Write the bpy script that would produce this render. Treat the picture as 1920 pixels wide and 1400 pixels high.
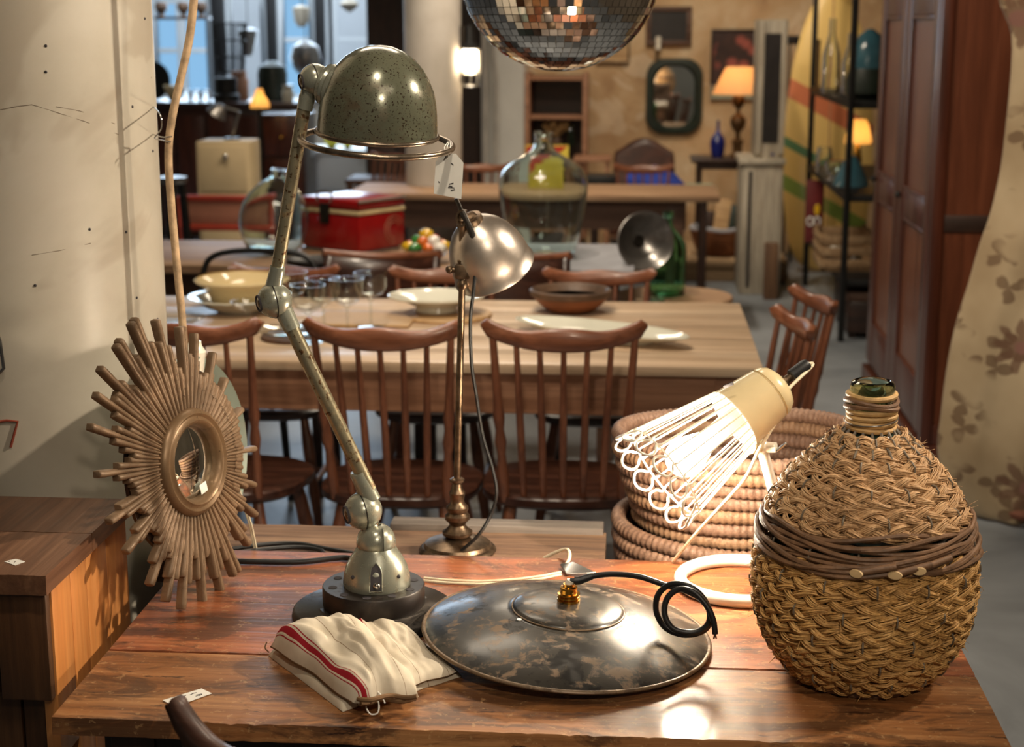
import bpy, bmesh, math, random
from math import sin, cos, pi, radians as R
from mathutils import Vector as V, Matrix as Mx, noise as mn
random.seed(7)
SC = bpy.context.scene
COL = SC.collection
for o in list(bpy.data.objects): bpy.data.objects.remove(o)

# ------------------------------------------------------------------ camera
F_PX, CAM_H = 3000.0, 1.62
YAW, PITCH = R(4.47), R(12.23)
c_r = V((cos(YAW), sin(YAW), 0))
c_f = V((-sin(YAW)*cos(PITCH), cos(YAW)*cos(PITCH), -sin(PITCH)))
c_u = c_r.cross(c_f)
cam = bpy.data.cameras.new('camera'); camo = bpy.data.objects.new('camera', cam); COL.objects.link(camo)
m = Mx((c_r, c_u, -c_f)).transposed().to_4x4(); m.translation = V((0, 0, CAM_H)); camo.matrix_world = m
cam.sensor_width = 36; cam.lens = F_PX/1920*36; cam.clip_start = 0.05
cam.dof.use_dof = True; cam.dof.focus_distance = 2.28; cam.dof.aperture_fstop = 5.6
SC.camera = camo
# ------------------------------------------------------------------ view
SC.view_settings.view_transform = 'Standard'; SC.view_settings.look = 'None'
SC.view_settings.exposure = 0.0; SC.view_settings.gamma = 1.0; SC.view_settings.use_curve_mapping = False
# ------------------------------------------------------------------ world (daylight outside the shop windows)
w = bpy.data.worlds.new('world'); SC.world = w; w.use_nodes = True
w.node_tree.nodes['Background'].inputs[0].default_value = (0.36, 0.62, 0.86, 1)
w.node_tree.nodes['Background'].inputs[1].default_value = 1.15
# ------------------------------------------------------------------ lights: ceiling spots of the shop, plus added fill lights
WARM = (1.0, 0.85, 0.66)
def aim(o, tgt):
    o.rotation_euler = (V(tgt)-o.location).to_track_quat('-Z', 'Y').to_euler()
def spot(loc, tgt, power, angle, col=WARM, size=0.05, blend=0.6):
    l = bpy.data.lights.new('ceiling_or_fill_spot', 'SPOT'); l.energy = power; l.color = col
    l.spot_size = R(angle); l.spot_blend = blend; l.shadow_soft_size = size
    o = bpy.data.objects.new('ceiling_or_fill_spot', l); COL.objects.link(o); o.location = loc; aim(o, tgt)
def area(loc, tgt, power, sx, sy, col=WARM):
    l = bpy.data.lights.new('area_fill', 'AREA'); l.energy = power; l.color = col
    l.shape = 'RECTANGLE'; l.size = sx; l.size_y = sy
    o = bpy.data.objects.new('area_fill', l); COL.objects.link(o); o.location = loc; aim(o, tgt)
spot((1.80, 2.60, 2.60), (-0.85, 2.42, 0.95), 265, 54)              # mirror, column, cabinet side
spot((-0.25, 1.30, 2.95), (-0.05, 2.2, 0.75), 52, 60)              # work table
spot((-0.60, 3.3, 2.95), (-0.2, 4.4, 0.75), 105, 75)                # dining table
spot((-0.5, 1.5, 2.95), (-0.45, 4.1, 0.65), 75, 44, WARM, 0.03, 0.7)   # backs of the chairs
spot((-0.5, 5.4, 2.95), (-0.5, 6.2, 0.75), 85, 80)                 # second row of tables
spot((-0.3, 8.0, 2.95), (-0.6, 9.0, 0.75), 110, 80)
spot((0.2, 10.0, 2.95), (0.35, 11.8, 1.2), 95, 95)                 # plaster wall
spot((0.5, 4.2, 2.95), (1.4, 5.9, 1.0), 95, 55)                    # wardrobe
spot((0.5, 8.8, 2.95), (1.3, 10.4, 0.9), 70, 60)                     # fill added to brighten the rack and surfboard
spot((-2.2, 8.0, 2.95), (-2.3, 9.4, 0.8), 60, 80)
area((0.7, 0.3, 3.0), (0.6, 0.6, 0), 9, 1.2, 0.6)  # soft overhead fill added for ambient light near the camera
spot((0.55, -0.75, 2.75), (0.0, 2.25, 1.0), 120, 32, WARM, 0.06, 0.8)            # over the visitor's shoulder
area((-0.6, 4.2, 3.0), (-0.6, 4.2, 0), 26, 1.2, 0.6)  # added overhead fill above the dining table
area((-0.6, 7.6, 3.0), (-0.6, 7.6, 0), 45, 1.2, 0.6)  # added overhead fill between the rear tables
area((-3.0, 12.9, 3.05), (-3.0, 14.2, 1.2), 105, 2.4, 0.8, (0.80, 0.90, 1.0))  # unseen cool fill added to brighten the window frames
area((-3.2, 14.7, 2.1), (-2.6, 9.0, 0.6), 120, 2.6, 2.0, (0.62, 0.80, 1.0))   # daylight coming in at the windows

# ------------------------------------------------------------------ placing: a photo pixel plus a real height or depth gives a point
def ray(x, y): return c_f + c_r*((x-960)/F_PX) + c_u*((700-y)/F_PX)
def atz(x, y, z): d = ray(x, y); return V((0, 0, CAM_H)) + d*((z-CAM_H)/d.z)
def aty(x, y, Y): d = ray(x, y); return V((0, 0, CAM_H)) + d*(Y/d.y)

# ------------------------------------------------------------------ mesh helper
class MB:
    def __init__(s): s.v = []; s.f = []; s.uv = None
    def add(s, vs, fs, M=None):
        n = len(s.v)
        s.v += [(M @ V(p)) if M else V(p) for p in vs]
        s.f += [tuple(i+n for i in f) for f in fs]; return s
    def box(s, x0, x1, y0, y1, z0, z1, M=None):
        return s.add([(x0,y0,z0),(x1,y0,z0),(x1,y1,z0),(x0,y1,z0),(x0,y0,z1),(x1,y0,z1),(x1,y1,z1),(x0,y1,z1)],
                     [(0,3,2,1),(4,5,6,7),(0,1,5,4),(1,2,6,5),(2,3,7,6),(3,0,4,7)], M)
    def lathe(s, prof, seg=32, M=None, closed=False, a0=0.0, a1=2*pi):
        full = abs(a1-a0) > 6.28
        nn = seg if full else seg+1
        vs = []; fs = []
        for r, z in prof:
            for k in range(nn):
                a = a0+(a1-a0)*k/seg
                vs.append((r*cos(a), r*sin(a), z))
        m_ = len(prof)
        for i in range(m_ if closed else m_-1):
            j = (i+1) % m_
            for k in range(seg):
                k2 = (k+1) % nn
                fs.append((i*nn+k, i*nn+k2, j*nn+k2, j*nn+k))
        if not closed and full:
            if prof[0][0] > 1e-6: fs.append(tuple(range(seg-1, -1, -1)))
            if prof[-1][0] > 1e-6: fs.append(tuple((m_-1)*nn+k for k in range(seg)))
        return s.add(vs, fs, M)
    def tube(s, pts, r, seg=8, closed=False, sy=1.0, M=None, up=None):
        pts = [V(p) for p in pts]; n = len(pts)
        rr = r if isinstance(r, (list, tuple)) else [r]*n
        vs = []; fs = []; N = None
        for i in range(n):
            a = pts[i-1] if (i > 0 or closed) else pts[i]
            b = pts[(i+1) % n] if (i < n-1 or closed) else pts[i]
            t = (b-a)
            t = t.normalized() if t.length > 1e-9 else V((0, 0, 1))
            if up is not None: N = V(up) - t*V(up).dot(t)
            elif N is None:
                N = t.orthogonal()
            else: N = N - t*N.dot(t)
            if N.length < 1e-6: N = t.orthogonal()
            N.normalize(); B = t.cross(N)
            for k in range(seg):
                q = 2*pi*k/seg
                vs.append(pts[i]+N*(cos(q)*rr[i]*sy)+B*(sin(q)*rr[i]))
        for i in range(n if closed else n-1):
            j = (i+1) % n
            for k in range(seg):
                fs.append((i*seg+k, i*seg+(k+1) % seg, j*seg+(k+1) % seg, j*seg+k))
        if not closed:
            fs.append(tuple(range(seg-1, -1, -1))); fs.append(tuple((n-1)*seg+k for k in range(seg)))
        return s.add(vs, fs, M)
    def prism(s, out, h0, h1, M=None):
        n = len(out)
        vs = [(x, y, h0) for x, y in out]+[(x, y, h1) for x, y in out]
        fs = [tuple(range(n-1, -1, -1)), tuple(range(n, 2*n))]
        fs += [(k, (k+1) % n, n+(k+1) % n, n+k) for k in range(n)]
        return s.add(vs, fs, M)
    def ball(s, c, r, seg=16, rings=10, sx=1, sy=1, sz=1, M=None):
        prof = [(max(0, r*sin(pi*i/rings)), -r*cos(pi*i/rings)) for i in range(rings+1)]
        T = Mx.Translation(V(c)) @ Mx.Diagonal((sx, sy, sz, 1))
        prof[0] = (0, -r); prof[-1] = (0, r)
        return s.lathe(prof, seg, (M @ T) if M else T)
    def grid(s, fn, nu, nv, M=None, closed_u=False):
        vs = [fn(i/(nu if closed_u else nu-1), j/(nv-1)) for j in range(nv) for i in range(nu)]
        fs = []
        for j in range(nv-1):
            for i in range(nu if closed_u else nu-1):
                i2 = (i+1) % nu
                fs.append((j*nu+i, j*nu+i2, (j+1)*nu+i2, (j+1)*nu+i))
        return s.add(vs, fs, M)
    def build(s, name, mat, parent=None, world=False, bevel=0, bseg=2, angle=40, sub=0, solid=0, smooth=True, M=None, jitter=0):
        me = bpy.data.meshes.new(name)
        off = parent.location if (world and parent) else V((0, 0, 0))
        vs = [((M @ p) if M else p)-off for p in s.v]
        if jitter: vs = [p+mn.noise_vector(p*9)*jitter for p in vs]
        me.from_pydata(vs, [], s.f)
        bm = bmesh.new(); bm.from_mesh(me)
        bmesh.ops.remove_doubles(bm, verts=bm.verts, dist=1e-6)
        if bevel:
            es = [e for e in bm.edges if len(e.link_faces) == 2 and e.calc_face_angle(0) > 0.5]
            bmesh.ops.bevel(bm, geom=es, offset=bevel, segments=bseg, affect='EDGES', profile=0.5, clamp_overlap=True)
        bmesh.ops.recalc_face_normals(bm, faces=bm.faces)
        bm.to_mesh(me); bm.free()
        if smooth:
            me.shade_smooth(); me.set_sharp_from_angle(angle=R(angle))
        o = bpy.data.objects.new(name, me); COL.objects.link(o)
        if parent: o.parent = parent
        if isinstance(mat, str): mat = MAT[mat]
        me.materials.append(mat)
        if sub:
            md = o.modifiers.new('sub', 'SUBSURF'); md.levels = sub; md.render_levels = sub
        if solid:
            md = o.modifiers.new('solid', 'SOLIDIFY'); md.thickness = solid; md.offset = 0
        return o

def tag(o, label, cat, group=None):
    o['label'] = label; o['category'] = cat
    if group: o['group'] = group
    return o
def thing(name, label, cat, loc=(0, 0, 0), rz=0, group=None):
    o = bpy.data.objects.new(name, None); COL.objects.link(o); o.empty_display_size = 0.05
    o.location = loc; o.rotation_euler = (0, 0, rz)
    return tag(o, label, cat, group)
def struct(o, label=None):
    o['kind'] = 'structure'
    if label: o['label'] = label
    return o
def copy_tree(o, parent=None):
    c = o.copy(); COL.objects.link(c); c.parent = parent
    for ch in list(o.children): copy_tree(ch, c)
    return c
def place(o, loc, rz=0, label=None, group=None, scale=None):
    o.location = loc; o.rotation_euler = (0, 0, rz)
    if label: o['label'] = label
    if group: o['group'] = group
    if scale: o.scale = (scale,)*3 if not isinstance(scale, tuple) else scale
    return o
def frame_to(axis, org=(0, 0, 0), ref=(0, 0, 1)):
    """matrix whose local Z runs along axis"""
    z = V(axis).normalized(); x = V(ref).cross(z)
    if x.length < 1e-4: x = V((1, 0, 0)).cross(z)
    x.normalize(); y = z.cross(x)
    M = Mx((x, y, z)).transposed().to_4x4(); M.translation = V(org); return M
def spline(pts, n=8, closed=False):
    """Catmull-Rom through the points"""
    P = [V(p) for p in pts]; N = len(P); out = []
    for i in range(N if closed else N-1):
        p0 = P[i-1] if (i > 0 or closed) else P[0]*2-P[1]
        p1, p2 = P[i], P[(i+1) % N]
        p3 = P[(i+2) % N] if (i+2 < N or closed) else P[-1]*2-P[-2]
        for k in range(n):
            t = k/n
            out.append(0.5*((2*p1)+(p2-p0)*t+(2*p0-5*p1+4*p2-p3)*t*t+(3*p1-p0-3*p2+p3)*t**3))
    if not closed: out.append(P[-1])
    return out

# ------------------------------------------------------------------ materials
def lin(c):
    return tuple(((x/255)/12.92 if x <= 10 else (((x/255)+0.055)/1.055)**2.4) for x in c)+(1,)
MAT = {}
def nt(name):
    m = bpy.data.materials.new(name); m.use_nodes = True; MAT[name] = m
    return m, m.node_tree.nodes, m.node_tree.links, m.node_tree.nodes['Principled BSDF']
def setp(p, rough, metal=0, coat=0, spec=0.5, **k):
    p.inputs['Roughness'].default_value = rough; p.inputs['Metallic'].default_value = metal
    p.inputs['Coat Weight'].default_value = coat; p.inputs['Coat Roughness'].default_value = 0.15
    p.inputs['Specular IOR Level'].default_value = spec
def ramp(n, stops):
    r = n.new('ShaderNodeValToRGB'); e = r.color_ramp.elements
    while len(e) < len(stops): e.new(0.5)
    for q, (t, c) in zip(e, stops): q.position = t; q.color = c
    return r
def mapping(n, l, scale=(1, 1, 1), rot=(0, 0, 0), coord='Object', rand=False):
    tc = n.new('ShaderNodeTexCoord'); mp = n.new('ShaderNodeMapping')
    mp.inputs['Scale'].default_value = scale; mp.inputs['Rotation'].default_value = rot
    l.new(tc.outputs[coord], mp.inputs[0])
    if rand:
        oi = n.new('ShaderNodeObjectInfo'); vm = n.new('ShaderNodeVectorMath'); vm.operation = 'SCALE'
        cb = n.new('ShaderNodeCombineXYZ')
        for i in range(3): l.new(oi.outputs['Random'], cb.inputs[i])
        l.new(cb.outputs[0], vm.inputs[0]); vm.inputs['Scale'].default_value = 37.0
        l.new(vm.outputs[0], mp.inputs['Location'])
    return mp.outputs[0]
def noise(n, l, vec, scale, detail=4, rough=0.55, dist=0.0):
    t = n.new('ShaderNodeTexNoise'); t.inputs['Scale'].default_value = scale; t.inputs['Detail'].default_value = detail
    t.inputs['Roughness'].default_value = rough; t.inputs['Distortion'].default_value = dist
    l.new(vec, t.inputs['Vector']); return t.outputs['Fac']
def mixc(n, l, fac, a, b, mode='MIX'):
    x = n.new('ShaderNodeMix'); x.data_type = 'RGBA'; x.blend_type = mode
    for sock, val in ((0, fac), (6, a), (7, b)):
        if isinstance(val, (int, float)): x.inputs[sock].default_value = val
        elif isinstance(val, tuple): x.inputs[sock].default_value = val
        else: l.new(val, x.inputs[sock])
    return x.outputs[2]
def bump(n, l, p, h, strength=0.3, dist=0.01):
    b = n.new('ShaderNodeBump'); b.inputs['Strength'].default_value = strength; b.inputs['Distance'].default_value = dist
    l.new(h, b.inputs['Height']); l.new(b.outputs[0], p.inputs['Normal'])
def plain(name, c, rough=0.5, metal=0, coat=0, var=0.12, scale=12, bmp=0.05, spec=0.5):
    """slightly mottled plain surface"""
    m, n, l, p = nt(name); setp(p, rough, metal, coat, spec)
    v = mapping(n, l, rand=True); f = noise(n, l, v, scale, 5)
    a = lin(c); d = tuple(x*(1-var*2) for x in a[:3])+(1,); e = tuple(min(1, x*(1+var)) for x in a[:3])+(1,)
    r = ramp(n, [(0.3, d), (0.7, e)]); l.new(f, r.inputs[0]); l.new(r.outputs[0], p.inputs['Base Color'])
    if bmp: bump(n, l, p, noise(n, l, v, scale*6, 3), bmp, 0.004)
    return m
def wood(name, cols, axis='X', rough=0.45, coat=0.0, scale=1.0, bmp=0.25, spots=None, gs=0.65):
    """cols: dark, mid, light; grain runs along axis of the object"""
    m, n, l, p = nt(name); setp(p, rough, 0, coat)
    st = {'X': (1.2, 14, 14), 'Y': (14, 1.2, 14), 'Z': (14, 14, 1.2)}[axis]
    v = mapping(n, l, tuple(x*scale for x in st), rand=True)
    f = noise(n, l, v, 1.6, 7, 0.62, 0.5)
    r = ramp(n, [(0.28, lin(cols[0])), (0.5, lin(cols[1])), (0.72, lin(cols[2]))]); l.new(f, r.inputs[0])
    col = r.outputs[0]
    st2 = {'X': (1.5, 60, 60), 'Y': (60, 1.5, 60), 'Z': (60, 60, 1.5)}[axis]
    v2 = mapping(n, l, tuple(x*scale for x in st2), rand=True); g = noise(n, l, v2, 2.0, 3, 0.6)
    gr = ramp(n, [(0.35, (0.62, 0.58, 0.55, 1)), (0.6, (1, 1, 1, 1))]); l.new(g, gr.inputs[0])
    col = mixc(n, l, gs, col, gr.outputs[0], 'MULTIPLY')
    if spots:
        v3 = mapping(n, l, (3.4*scale, 9*scale, 9*scale), rand=True); h = noise(n, l, v3, 1.7, 6, 0.7, 0.8)
        sr = ramp(n, [(0.47, (0, 0, 0, 1)), (0.57, (1, 1, 1, 1))]); l.new(h, sr.inputs[0])
        col = mixc(n, l, sr.outputs[0], col, mixc(n, l, 0.75, col, lin(spots)))
        v4 = mapping(n, l, (1, 1, 1), rand=True); k = noise(n, l, v4, 80*scale, 5, 0.72, 0.3)
        kr = ramp(n, [(0.585, (0, 0, 0, 1)), (0.63, (1, 1, 1, 1))]); l.new(k, kr.inputs[0])
        col = mixc(n, l, kr.outputs[0], col, mixc(n, l, 0.35, col, lin((205, 165, 115))))
        k2 = noise(n, l, mapping(n, l, (8, 40, 40), rand=True), 1.6, 4, 0.7)
        kr2 = ramp(n, [(0.63, (0, 0, 0, 1)), (0.67, (1, 1, 1, 1))]); l.new(k2, kr2.inputs[0])
        col = mixc(n, l, kr2.outputs[0], col, lin((52, 28, 14)))
    l.new(col, p.inputs['Base Color'])
    rr = n.new('ShaderNodeMapRange'); rr.inputs[3].default_value = rough-0.1; rr.inputs[4].default_value = rough+0.16
    l.new(f, rr.inputs[0]); l.new(rr.outputs[0], p.inputs['Roughness'])
    bump(n, l, p, g, bmp, 0.003)
    return m
def worn(name, base, wear, rough=0.35, metal=0.0, wmetal=0.0, scale=30, lo=0.52, hi=0.62, fleck=None, frange=(0.60, 0.66), fscale=120, coat=0):
    """base paint with worn patches and fine flecks"""
    m, n, l, p = nt(name); setp(p, rough, metal, coat)
    v = mapping(n, l); f = noise(n, l, v, scale, 8, 0.68, 0.4)
    r = ramp(n, [(lo, (0, 0, 0, 1)), (hi, (1, 1, 1, 1))]); l.new(f, r.inputs[0])
    b2 = noise(n, l, v, scale*0.35, 3)
    br = ramp(n, [(0.3, tuple(x*0.65 for x in lin(base)[:3])+(1,)), (0.7, lin(base))]); l.new(b2, br.inputs[0])
    col = mixc(n, l, r.outputs[0], br.outputs[0], lin(wear))
    if fleck:
        g = noise(n, l, v, fscale, 4, 0.6); fr = ramp(n, [(frange[0], (0, 0, 0, 1)), (frange[1], (1, 1, 1, 1))]); l.new(g, fr.inputs[0])
        col = mixc(n, l, fr.outputs[0], col, lin(fleck))
    l.new(col, p.inputs['Base Color'])
    rr = n.new('ShaderNodeMapRange'); rr.inputs[3].default_value = rough; rr.inputs[4].default_value = min(1, rough+0.35)
    l.new(r.outputs[0], rr.inputs[0]); l.new(rr.outputs[0], p.inputs['Roughness'])
    if wmetal != metal:
        mr = n.new('ShaderNodeMapRange'); mr.inputs[3].default_value = metal; mr.inputs[4].default_value = wmetal
        l.new(r.outputs[0], mr.inputs[0]); l.new(mr.outputs[0], p.inputs['Metallic'])
    bump(n, l, p, f, 0.12, 0.002)
    return m
def glass(name, c, rough=0.0, ior=1.45):
    m, n, l, p = nt(name); setp(p, rough)
    p.inputs['Base Color'].default_value = lin(c); p.inputs['Transmission Weight'].default_value = 1.0
    p.inputs['IOR'].default_value = ior; return m
def thin_glass(name, c, ior=1.5):
    """single sheet of clear glass: clear transmission with Fresnel reflection"""
    m, n, l, p = nt(name); n.remove(p)
    t = n.new('ShaderNodeBsdfTransparent'); t.inputs[0].default_value = lin(c)
    g = n.new('ShaderNodeBsdfGlossy'); g.inputs['Roughness'].default_value = 0.02
    fr = n.new('ShaderNodeLayerWeight'); pw_ = n.new('ShaderNodeMath'); pw_.operation = 'POWER'; pw_.inputs[1].default_value = 3.5
    l.new(fr.outputs['Facing'], pw_.inputs[0]); ma = n.new('ShaderNodeMath'); ma.operation = 'MULTIPLY_ADD'; ma.inputs[1].default_value = 0.75; ma.inputs[2].default_value = 0.04
    l.new(pw_.outputs[0], ma.inputs[0])
    x = n.new('ShaderNodeMixShader'); l.new(ma.outputs[0], x.inputs[0]); l.new(t.outputs[0], x.inputs[1]); l.new(g.outputs[0], x.inputs[2])
    l.new(x.outputs[0], n['Material Output'].inputs[0]); return m
def glow(name, c, s):
    m, n, l, p = nt(name); p.inputs['Base Color'].default_value = lin(c)
    p.inputs['Emission Color'].default_value = lin(c); p.inputs['Emission Strength'].default_value = s; return m

wood('table_wood', [(104, 58, 34), (164, 94, 56), (192, 124, 78)], 'X', 0.42, 0.15, 1.0, 0.35, spots=(76, 44, 26))
wood('table_front', [(98, 60, 32), (150, 98, 56), (184, 134, 86)], 'X', 0.42, 0.15, 1.0, 0.35, spots=(70, 44, 26))
wood('bench_wood', [(80, 60, 46), (128, 98, 76), (160, 130, 104)], 'X', 0.75, 0, 1.4, 0.7)
wood('batten_wood', [(92, 84, 78), (128, 118, 110), (156, 146, 138)], 'X', 0.75, 0, 1.4, 0.6)
wood('pine_orange', [(190, 112, 54), (218, 142, 76), (236, 168, 100)], 'Z', 0.4, 0.2, 0.9, 0.1, gs=0.2)
wood('cabinet_top', [(88, 58, 40), (120, 82, 58), (146, 106, 78)], 'Y', 0.45, 0.1, 0.9, 0.25)
wood('cabinet_front', [(66, 42, 24), (98, 64, 36), (122, 84, 50)], 'Z', 0.5, 0.1, 1.0, 0.2)
wood('chair_wood', [(92, 52, 34), (130, 78, 52), (156, 100, 72)], 'X', 0.38, 0.25, 1.6, 0.1)
wood('chair_spindle', [(88, 50, 34), (124, 74, 50), (148, 94, 66)], 'Z', 0.38, 0.25, 1.6, 0.1)
wood('dark_seat', [(34, 18, 12), (58, 30, 20), (84, 48, 32)], 'X', 0.32, 0.3, 1.3, 0.1)
wood('dark_wood', [(30, 18, 12), (50, 30, 20), (72, 44, 30)], 'X', 0.45, 0.1, 1.3, 0.1)
wood('dark_wood_v', [(30, 18, 12), (50, 30, 20), (72, 44, 30)], 'Z', 0.45, 0.1, 1.3, 0.1)
wood('dining_top', [(184, 156, 126), (208, 180, 150), (222, 198, 168)], 'X', 0.42, 0.15, 0.8, 0.12)
wood('dining_apron', [(142, 98, 72), (172, 124, 94), (192, 144, 112)], 'X', 0.5, 0.05, 0.9, 0.12)
wood('old_table', [(128, 98, 72), (162, 128, 98), (184, 152, 120)], 'X', 0.55, 0, 0.9, 0.15)
wood('old_table_dark', [(66, 44, 32), (94, 66, 50), (116, 86, 68)], 'X', 0.55, 0, 0.9, 0.15)
wood('armoire_frame', [(52, 22, 12), (80, 36, 20), (98, 48, 28)], 'Z', 0.36, 0.2, 1.0, 0.08)
wood('armoire_panel', [(84, 44, 24), (114, 64, 38), (138, 84, 52)], 'Z', 0.36, 0.2, 0.7, 0.08)
wood('armoire_side', [(84, 42, 24), (110, 58, 34), (132, 74, 46)], 'Z', 0.4, 0.1, 0.6, 0.08)
wood('light_board', [(168, 132, 90), (196, 160, 114), (212, 180, 136)], 'X', 0.5, 0, 1.2, 0.1)
wood('step_wood', [(150, 120, 88), (182, 152, 116), (202, 176, 140)], 'X', 0.6, 0, 1.2, 0.15)
wood('grey_wood', [(140, 130, 114), (180, 170, 152), (206, 196, 178)], 'Z', 0.65, 0, 1.0, 0.25)
wood('brown_post', [(80, 56, 38), (108, 78, 54), (130, 98, 70)], 'Z', 0.6, 0, 1.2, 0.2)
wood('crate_wood', [(140, 108, 76), (176, 142, 104), (198, 168, 130)], 'Y', 0.6, 0, 1.5, 0.2)
wood('front_chair', [(40, 24, 18), (66, 42, 34), (98, 68, 56)], 'X', 0.4, 0.2, 1.6, 0.1)
plain('white_china', (226, 224, 208), 0.12, 0, 0.6, 0.03, 6, 0)
plain('cream_china', (226, 204, 156), 0.15, 0, 0.5, 0.04, 6, 0)
plain('paper', (240, 238, 230), 0.8, 0, 0, 0.04, 20, 0.03)
plain('ink', (60, 56, 60), 0.8)
plain('black_rubber', (26, 26, 27), 0.42, 0, 0, 0.1, 30, 0.03)
plain('black_iron', (30, 29, 28), 0.5, 0.3, 0, 0.2, 30, 0.08)
plain('dark_metal', (58, 54, 50), 0.36, 0.75, 0, 0.2, 40, 0.06)
plain('white_cord', (226, 214, 184), 0.5, 0, 0, 0.06, 20, 0.02)
plain('cloth_cord', (196, 166, 130), 0.8, 0, 0, 0.22, 40, 0.2)
plain('cream_enamel', (222, 202, 158), 0.25, 0, 0.4, 0.04, 20, 0.02)
plain('white_enamel', (236, 230, 214), 0.28, 0, 0.3, 0.03, 20, 0.01)
plain('brass', (214, 162, 70), 0.2, 1.0, 0, 0.08, 30, 0.03)
plain('old_brass', (122, 102, 82), 0.36, 0.9, 0, 0.3, 60, 0.08)
plain('aluminium', (204, 192, 180), 0.34, 0.95, 0, 0.14, 18, 0.05)
plain('chrome', (210, 208, 204), 0.12, 1.0, 0, 0.04, 20, 0)
plain('mirror_tile', (226, 224, 222), 0.04, 1.0, 0, 0.03, 5, 0)
plain('mirror_glass', (214, 218, 214), 0.02, 1.0, 0, 0.02, 5, 0)
plain('ball_core', (170, 164, 156), 0.7)
plain('cooler_red', (150, 16, 18), 0.3, 0, 0.3, 0.1, 10, 0.02)
plain('cooler_cream', (216, 196, 150), 0.35, 0, 0.2)
plain('steel', (170, 168, 165), 0.25, 0.9, 0, 0.1, 20, 0.03)
plain('leather', (74, 42, 30), 0.4, 0, 0.1, 0.2, 20, 0.25)
plain('blue_cloth', (44, 70, 170), 0.8, 0, 0, 0.15, 12, 0.2)
plain('pink_cloth', (226, 190, 196), 0.8, 0, 0, 0.1, 12, 0.2)
plain('grey_cloth', (158, 158, 164), 0.85, 0, 0, 0.08, 8, 0.15)
plain('sage_cloth', (150, 160, 136), 0.85, 0, 0, 0.1, 10, 0.2)
plain('cobalt', (18, 30, 108), 0.1, 0, 0.7, 0.12, 10, 0)
plain('bronze', (108, 78, 46), 0.4, 0.5, 0, 0.3, 40, 0.3)
plain('white_paint', (206, 204, 198), 0.5, 0, 0, 0.05, 3, 0.05)
plain('window_white', (206, 214, 220), 0.5, 0, 0, 0.04, 3, 0.02)
plain('panel_grey', (188, 196, 204), 0.6, 0, 0, 0.05, 2, 0.02)
plain('window_black', (22, 22, 24), 0.5)
plain('teal_enamel', (66, 108, 122), 0.2, 0, 0.5, 0.12, 15, 0.02)
plain('dark_green', (32, 44, 34), 0.5, 0, 0.1, 0.2, 20, 0.15)
plain('cream_box', (206, 184, 144), 0.6, 0, 0, 0.05, 5, 0.03)
plain('red_orange', (176, 62, 40), 0.6, 0, 0, 0.1, 6, 0.1)
plain('salmon', (190, 126, 100), 0.7, 0, 0, 0.08, 6, 0.1)
plain('yellow_plastic', (206, 200, 50), 0.4)
plain('straw_pale', (196, 156, 100), 0.6, 0, 0, 0.15, 60, 0.2)
plain('willow', (122, 90, 64), 0.55, 0, 0, 0.22, 50, 0.2)
plain('willow_cut', (216, 184, 136), 0.7)
plain('willow_grey', (112, 100, 84), 0.65, 0, 0, 0.2, 50, 0.2)
plain('fuzz', (110, 56, 30), 0.9, 0, 0, 0.3, 60, 0.3)
plain('brown_bowl', (96, 72, 54), 0.55, 0, 0.05, 0.3, 14, 0.2)
plain('brown_bowl_low', (140, 84, 48), 0.5, 0, 0.05, 0.2, 14, 0.15)
plain('pipe_white', (176, 170, 162), 0.5)
plain('ceiling_paint', (168, 158, 144), 0.8)
glass('clear_glass', (246, 250, 249))
glass('aqua_glass', (236, 248, 245))
glass('green_glass', (176, 230, 200))
glass('lip_glass', (206, 232, 216))
plain('dark_green_glass', (40, 58, 48), 0.12, 0, 0.5, 0.1, 10, 0)
thin_glass('window_glass', (235, 242, 248))
thin_glass('drink_glass', (248, 250, 249))
plain('pale_disc', (176, 192, 178), 0.25, 0, 0.4, 0.05, 8, 0)
MAT['pale_disc'].node_tree.nodes['Principled BSDF'].inputs['Transmission Weight'].default_value = 0.35
glow('bulb_glow', (255, 236, 208), 300)
glow('cage_bulb_glow', (255, 228, 186), 60)
# ------------------------------------------------------------------ special materials
def concrete(name, c0, c1, c2, scale, rough, stain=None, rr=0.12):
    m, n, l, p = nt(name); setp(p, rough)
    v = mapping(n, l); a = noise(n, l, v, scale, 8, 0.6, 0.6)
    r = ramp(n, [(0.32, lin(c0)), (0.5, lin(c1)), (0.68, lin(c2))]); l.new(a, r.inputs[0]); col = r.outputs[0]
    if stain:
        b = noise(n, l, v, scale*0.9, 4, 0.55, 1.6); sr = ramp(n, [(0.55, (0, 0, 0, 1)), (0.59, (1, 1, 1, 1))]); l.new(b, sr.inputs[0])
        col = mixc(n, l, sr.outputs[0], col, mixc(n, l, 0.35, col, lin(stain)))
        k = noise(n, l, v, 70, 2, 0.5); kr = ramp(n, [(0.79, (0, 0, 0, 1)), (0.81, (1, 1, 1, 1))]); l.new(k, kr.inputs[0])
        col = mixc(n, l, kr.outputs[0], col, lin((90, 74, 58)))
    l.new(col, p.inputs['Base Color'])
    q = n.new('ShaderNodeMapRange'); q.inputs[3].default_value = rough-rr; q.inputs[4].default_value = rough+rr
    l.new(a, q.inputs[0]); l.new(q.outputs[0], p.inputs['Roughness'])
    bump(n, l, p, noise(n, l, v, 40, 4), 0.08, 0.004)
concrete('floor_concrete', (112, 118, 124), (140, 146, 152), (162, 168, 174), 1.3, 0.42)
concrete('plaster', (176, 142, 104), (202, 170, 130), (218, 196, 162), 2.6, 0.85, stain=(236, 222, 196))
concrete('column_paint', (176, 166, 150), (196, 188, 172), (208, 200, 186), 1.6, 0.38, stain=(150, 134, 114))
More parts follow.
